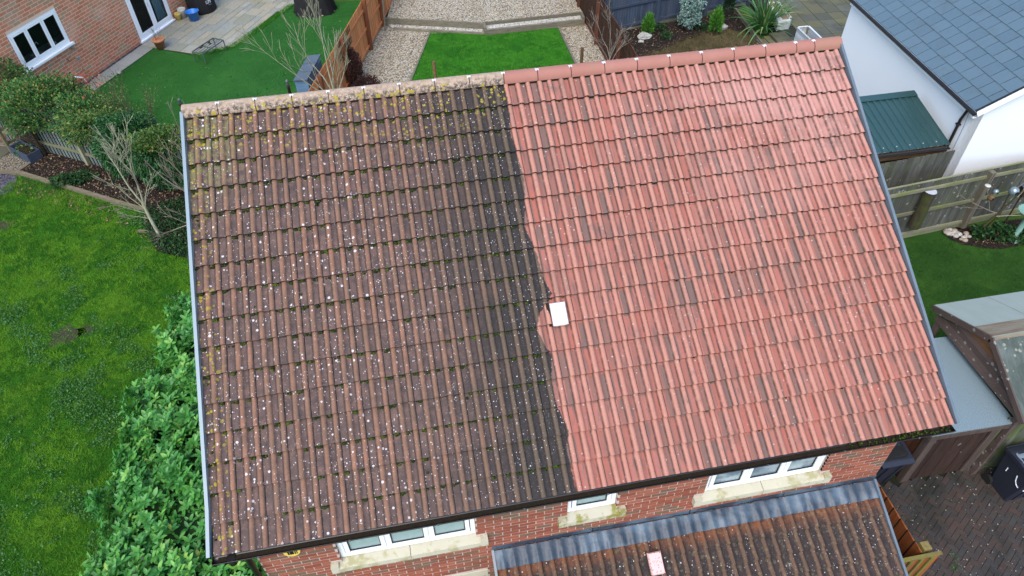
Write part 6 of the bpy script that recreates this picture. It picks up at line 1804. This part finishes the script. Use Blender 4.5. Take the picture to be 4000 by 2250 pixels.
P, U_ = ball(2600, (-5.5, 15.1, 1.6), (1.1, .5, .35), .3); t = thing('yellowing_shrub', 'yellow-green sprays on top of the dark climber', 'shrub', (-5.2, 15.0, 1.6)); leaf_cloud('foliage', t, P, U_, .08, .045, M['leaf_yellow'])
t = thing('feathery_shrub', 'tall thin feathery shrub with sparse leaves against artificial lawn', 'shrub', (-5.0, 15.6, 0)); mb = MB(); tips = []
for k in range(16):
    a = random.uniform(-1, 1); pts = branch_tree(mb, (-4.7+random.uniform(-.3, .3), 15.3, .7), (a*.55-.12, random.uniform(0, .5), 1), random.uniform(1.3, 2.3), .013, 1, .45, 5, rmin=.004); tips += pts[2:]
mb.build('stems', M['twig_brown'], t); P = np.repeat(np.array(tips), 26, 0)+RNG.normal(0, .13, (len(tips)*26, 3)); leaf_cloud('foliage', t, P, np.tile([0, 0, 1.0], (len(P), 1)), .055, .022, M['leaf_yellow'], spread=1.2)
shrub('blue_shrub', 'small grey-green shrub behind the bare sapling beside house', 'shrub', (-2.0, 12.0, .45), (.4, .4, .5), 900, .06, .03, M['leaf_silver'], None)
# ground cover
gc = [S(575, 830), S(560, 880), S(600, 960), S(640, 1000), S(745, 1015), (-1.2, 10.9), (-1.6, 12.8), (-2.8, 13.6)]
P = scatter(gc, 5200); P = np.column_stack([P, .03+RNG.uniform(0, .16, len(P))]); leaf_cloud('ground_cover', None, P, np.column_stack([RNG.normal(0, .7, (len(P), 2)), np.ones(len(P))]), .075, .045, M['ground_leaf'], kind='stuff')
for (u, v, lab) in ((255, 720, 'low green plant near the edging in the left bed'), (320, 705, 'larger low green plant in the middle of the left bed')):
    c = S(u, v); shrub('low_plant', lab, 'plant', (*c, .1), (.4, .3, .14), 380, .08, .05, M['ground_leaf'])
P = scatter(BED_L, 2300); P = np.column_stack([P, np.full(len(P), .036)]); leaf_cloud('leaf_litter', None, P, RNG.normal(0, 1, P.shape)*[1, 1, .1], .06, .04, M['litter'], kind='stuff')
P = scatter([(-8.4, 15.3), (-4.6, 12.8), (-4.2, 11.6), (-4.9, 12.3), (-8.4, 14.7)], 240); P = np.column_stack([P, np.full(len(P), .02)]); leaf_cloud('leaf_litter', None, P, RNG.normal(0, 1, P.shape)*[1, 1, .1], .06, .04, M['litter'], kind='stuff')
# bare saplings
RNG = np.random.default_rng(33)
t = thing('bare_tree', 'pale bare sapling with many twigs in front of the left bed', 'tree', (-3.95, 11.75, 0))
mb = MB(); mb.tube([(-3.93, 11.73, 0), (-4.0, 11.8, .7), (-4.02, 11.85, 1.1)], [.05, .042, .038], 7); mb.build('trunk', M['twig_pale'], t)
mb = MB()
for (z0, d, L, r_) in ((1.05, (.06, .2, 1), 2.0, .03), (1.05, (-.35, .15, 1), 1.75, .027), (.95, (.3, -.1, .9), 1.0, .018), (.75, (-.8, 0, .45), .9, .014), (.6, (-.8, -.2, .5), .8, .013), (1.0, (.5, .3, .9), .8, .014), (.9, (-.7, .2, .6), 1.0, .014)):
    branch_tree(mb, (-4.0, 11.83, z0), d, L, r_, 2, .75, 8 if L > 1.5 else 4, up=.35, seg=6, rmin=.0055, wob=.07)
mb.build('crown', M['twig_pale'], t)
t = thing('bare_tree', 'bare grey tree leaning out from behind the left roof edge', 'tree', (-1.6, 10.6, 0))
mb = MB(); mb.tube([(-1.35, 10.4, 0), (-1.7, 10.6, 1.0), (-2.2, 10.8, 1.6)], [.06, .05, .04], 7); mb.build('trunk', M['twig_grey'], t)
mb = MB()
for (p, d, L, r_) in (((-2.2, 10.8, 1.6), (-.1, .1, 1), 2.2, .026), ((-2.2, 10.8, 1.6), (-.65, .1, .8), 1.7, .024), ((-1.9, 10.7, 1.2), (-1, -.2, .12), 1.6, .02), ((-1.7, 10.6, 1.0), (-.1, .1, 1), 2.2, .018), ((-2.15, 10.8, 1.5), (-.45, .3, 1), 1.7, .02)):
    branch_tree(mb, p, d, L, r_, 2, .6, 5, up=.3, seg=6, rmin=.005, wob=.1)
mb.build('crown', M['twig_grey'], t)

# ------------------------------------------------------------------ grass
def vnoise(P, size):
    """smooth value noise 0..1 with cells of the given size"""
    g = RNG.random((257, 257)); q = P[:, :2]/size+100.3; i = np.floor(q).astype(int); f = q-i; f = f*f*(3-2*f)
    G = lambda a, b: g[(i[:, 0]+a) % 257, (i[:, 1]+b) % 257]
    return (G(0, 0)*(1-f[:, 0])+G(1, 0)*f[:, 0])*(1-f[:, 1])+(G(0, 1)*(1-f[:, 0])+G(1, 1)*f[:, 0])*f[:, 1]
def grass(name, poly, n, h, w, mat, z=0.0, lean=.5, keep=None):
    P = scatter(poly, n)
    if keep is not None: P = P[keep(P)]
    n = len(P)
    a = RNG.uniform(0, 2*math.pi, n); hh = h*RNG.uniform(.5, 1.3, n)*(.55+.9*vnoise(P, .17)); ln = RNG.normal(0, lean, (n, 2))*hh[:, None]
    p = np.column_stack([P, np.full(n, z)]); s_ = np.column_stack([np.cos(a), np.sin(a), np.zeros(n)])*(w/2)
    V = np.stack([p-s_, p+s_, p+np.column_stack([ln, hh])], 1).reshape(-1, 3)
    clump = .3*vnoise(P, 1.1)+.3*vnoise(P, .38)+.4*vnoise(P, .13)
    r = np.clip((clump-.5)*1.9+.42+RNG.uniform(-.18, .18, n), 0, .999)
    return link(name, fast_mesh(name, V, np.arange(3*n).reshape(-1, 3), mat, rnd=r), None, kind='stuff')
RNG = np.random.default_rng(77)
left = [(-8.8, -1), (-2.8, -1), (-2.7, 5.3), (-2.0, 7.5), (-.9, 10.0), S(740, 1012), S(615, 985), S(585, 930), S(575, 880), (-4.51, 12.93), S(72, 684), S(0, 744), (-9.5, 12)]
bare = np.array(S(252, 1310)); bare2 = np.array(S(335, 1290)); bare3 = np.array(S(12, 880))
kp = lambda P: (np.linalg.norm((P-bare)/[.42, .34], axis=1)+RNG.normal(0, .6, len(P)) > .7) & (np.linalg.norm((P-bare2)/[.25, .2], axis=1)+RNG.normal(0, .6, len(P)) > .7) & (np.linalg.norm((P-bare3)/[.3, .2], axis=1)+RNG.normal(0, .6, len(P)) > .7)
grass('grass', left, 380000, .05, .008, M['blade_l'], -.012, .8, kp)
for b_, r_ in ((bare, (.38, .3)), (bare2, (.22, .16)), (bare3, (.28, .2))):
    mb = MB(); mb.add([(b_[0]+r_[0]*(1+.25*math.sin(3*a+1))*math.cos(a), b_[1]+r_[1]*(1+.25*math.sin(5*a))*math.sin(a), -.008) for a in np.linspace(0, 2*math.pi, 25)[:-1]], [tuple(range(24))]); mb.build('bare_soil', M['earth_bare'], kind='structure')
def clover_patch(n, z=.0):
    P = scatter(left, n*4)
    f = np.sin(P[:, 0]*1.3+1)*np.sin(P[:, 1]*1.1+.5)+.6*np.sin(P[:, 0]*3.7+P[:, 1]*2.9)+RNG.normal(0, .35, len(P))-.12*(P[:, 1]-5)-.25*(np.abs(P[:, 0]+5.2)-1.5)
    f += 2.2*(vnoise(P, .5)-.5)+1.6*(vnoise(P, .2)-.5); P = P[np.argsort(-f)[:n]]; P = P[kp(P)]
    P = np.column_stack([P, z+RNG.uniform(.02, .045, len(P))])
    return leaf_cloud('clover', None, P, np.column_stack([RNG.normal(0, 1, (len(P), 2)), np.full(len(P), .35)]), .034, .03, M['clover'], kind='stuff', droop=.1, fold=.1)
clover_patch(26000)
grass('grass', [(4.32, 22.2), (9.05, 21.9), (8.95, 16.0), (2.35, 16.0)], 110000, .05, .007, M['blade_c'], .0, .7)
grass('turf', [p for p in turf_poly], 90000, .028, .006, M['blade_a'], -.008, .8)
grass('grass', [(10.0, 1.8), (20, 1.8), (20, 7.3), (17.2, 6.95), S(3790, 962), S(3760, 960), S(3700, 935), S(3540, 945), (10, 7.6)], 120000, .05, .007, M['blade_r'], -.008, .7)
grass('dry_grass', [(10.5, 15.5), (15.9, 15.5), (15.9, 19.5), (15.2, 20.1), (13.6, 19.7), (12.2, 19.0), (11.2, 18.6), (10.4, 17.8)], 45000, .07, .009, M['blade_dry'], .0, .8)
P = scatter(turf_poly, 900); P = np.column_stack([P, np.full(len(P), .015)]); leaf_cloud('fallen_leaves', None, P, np.column_stack([RNG.normal(0, 1, (len(P), 2)), np.full(len(P), .2)]), .07, .04, M['clover'], kind='stuff')
P = scatter([tuple(wl(2.72, 2.35)[:2]), tuple(wl(3.65, 3.35)[:2]), tuple(wl(7.5, 3.7)[:2]), tuple(wl(7.5, 3.95)[:2]), tuple(wl(3.6, 3.65)[:2]), tuple(wl(2.6, 2.55)[:2])], 5000)
n = len(P); V0 = np.column_stack([P, np.zeros(n)]); a = RNG.uniform(0, 6.28, n); s_ = np.column_stack([np.cos(a), np.sin(a), np.zeros(n)])*.005
V = np.stack([V0-s_, V0+s_, V0+np.column_stack([RNG.normal(0, .03, (n, 2)), RNG.uniform(.05, .1, n)])], 1).reshape(-1, 3); link('grass', fast_mesh('grass', V, np.arange(3*n).reshape(-1, 3), M['blade_c'], rnd=RNG.random(n)), None, kind='stuff')
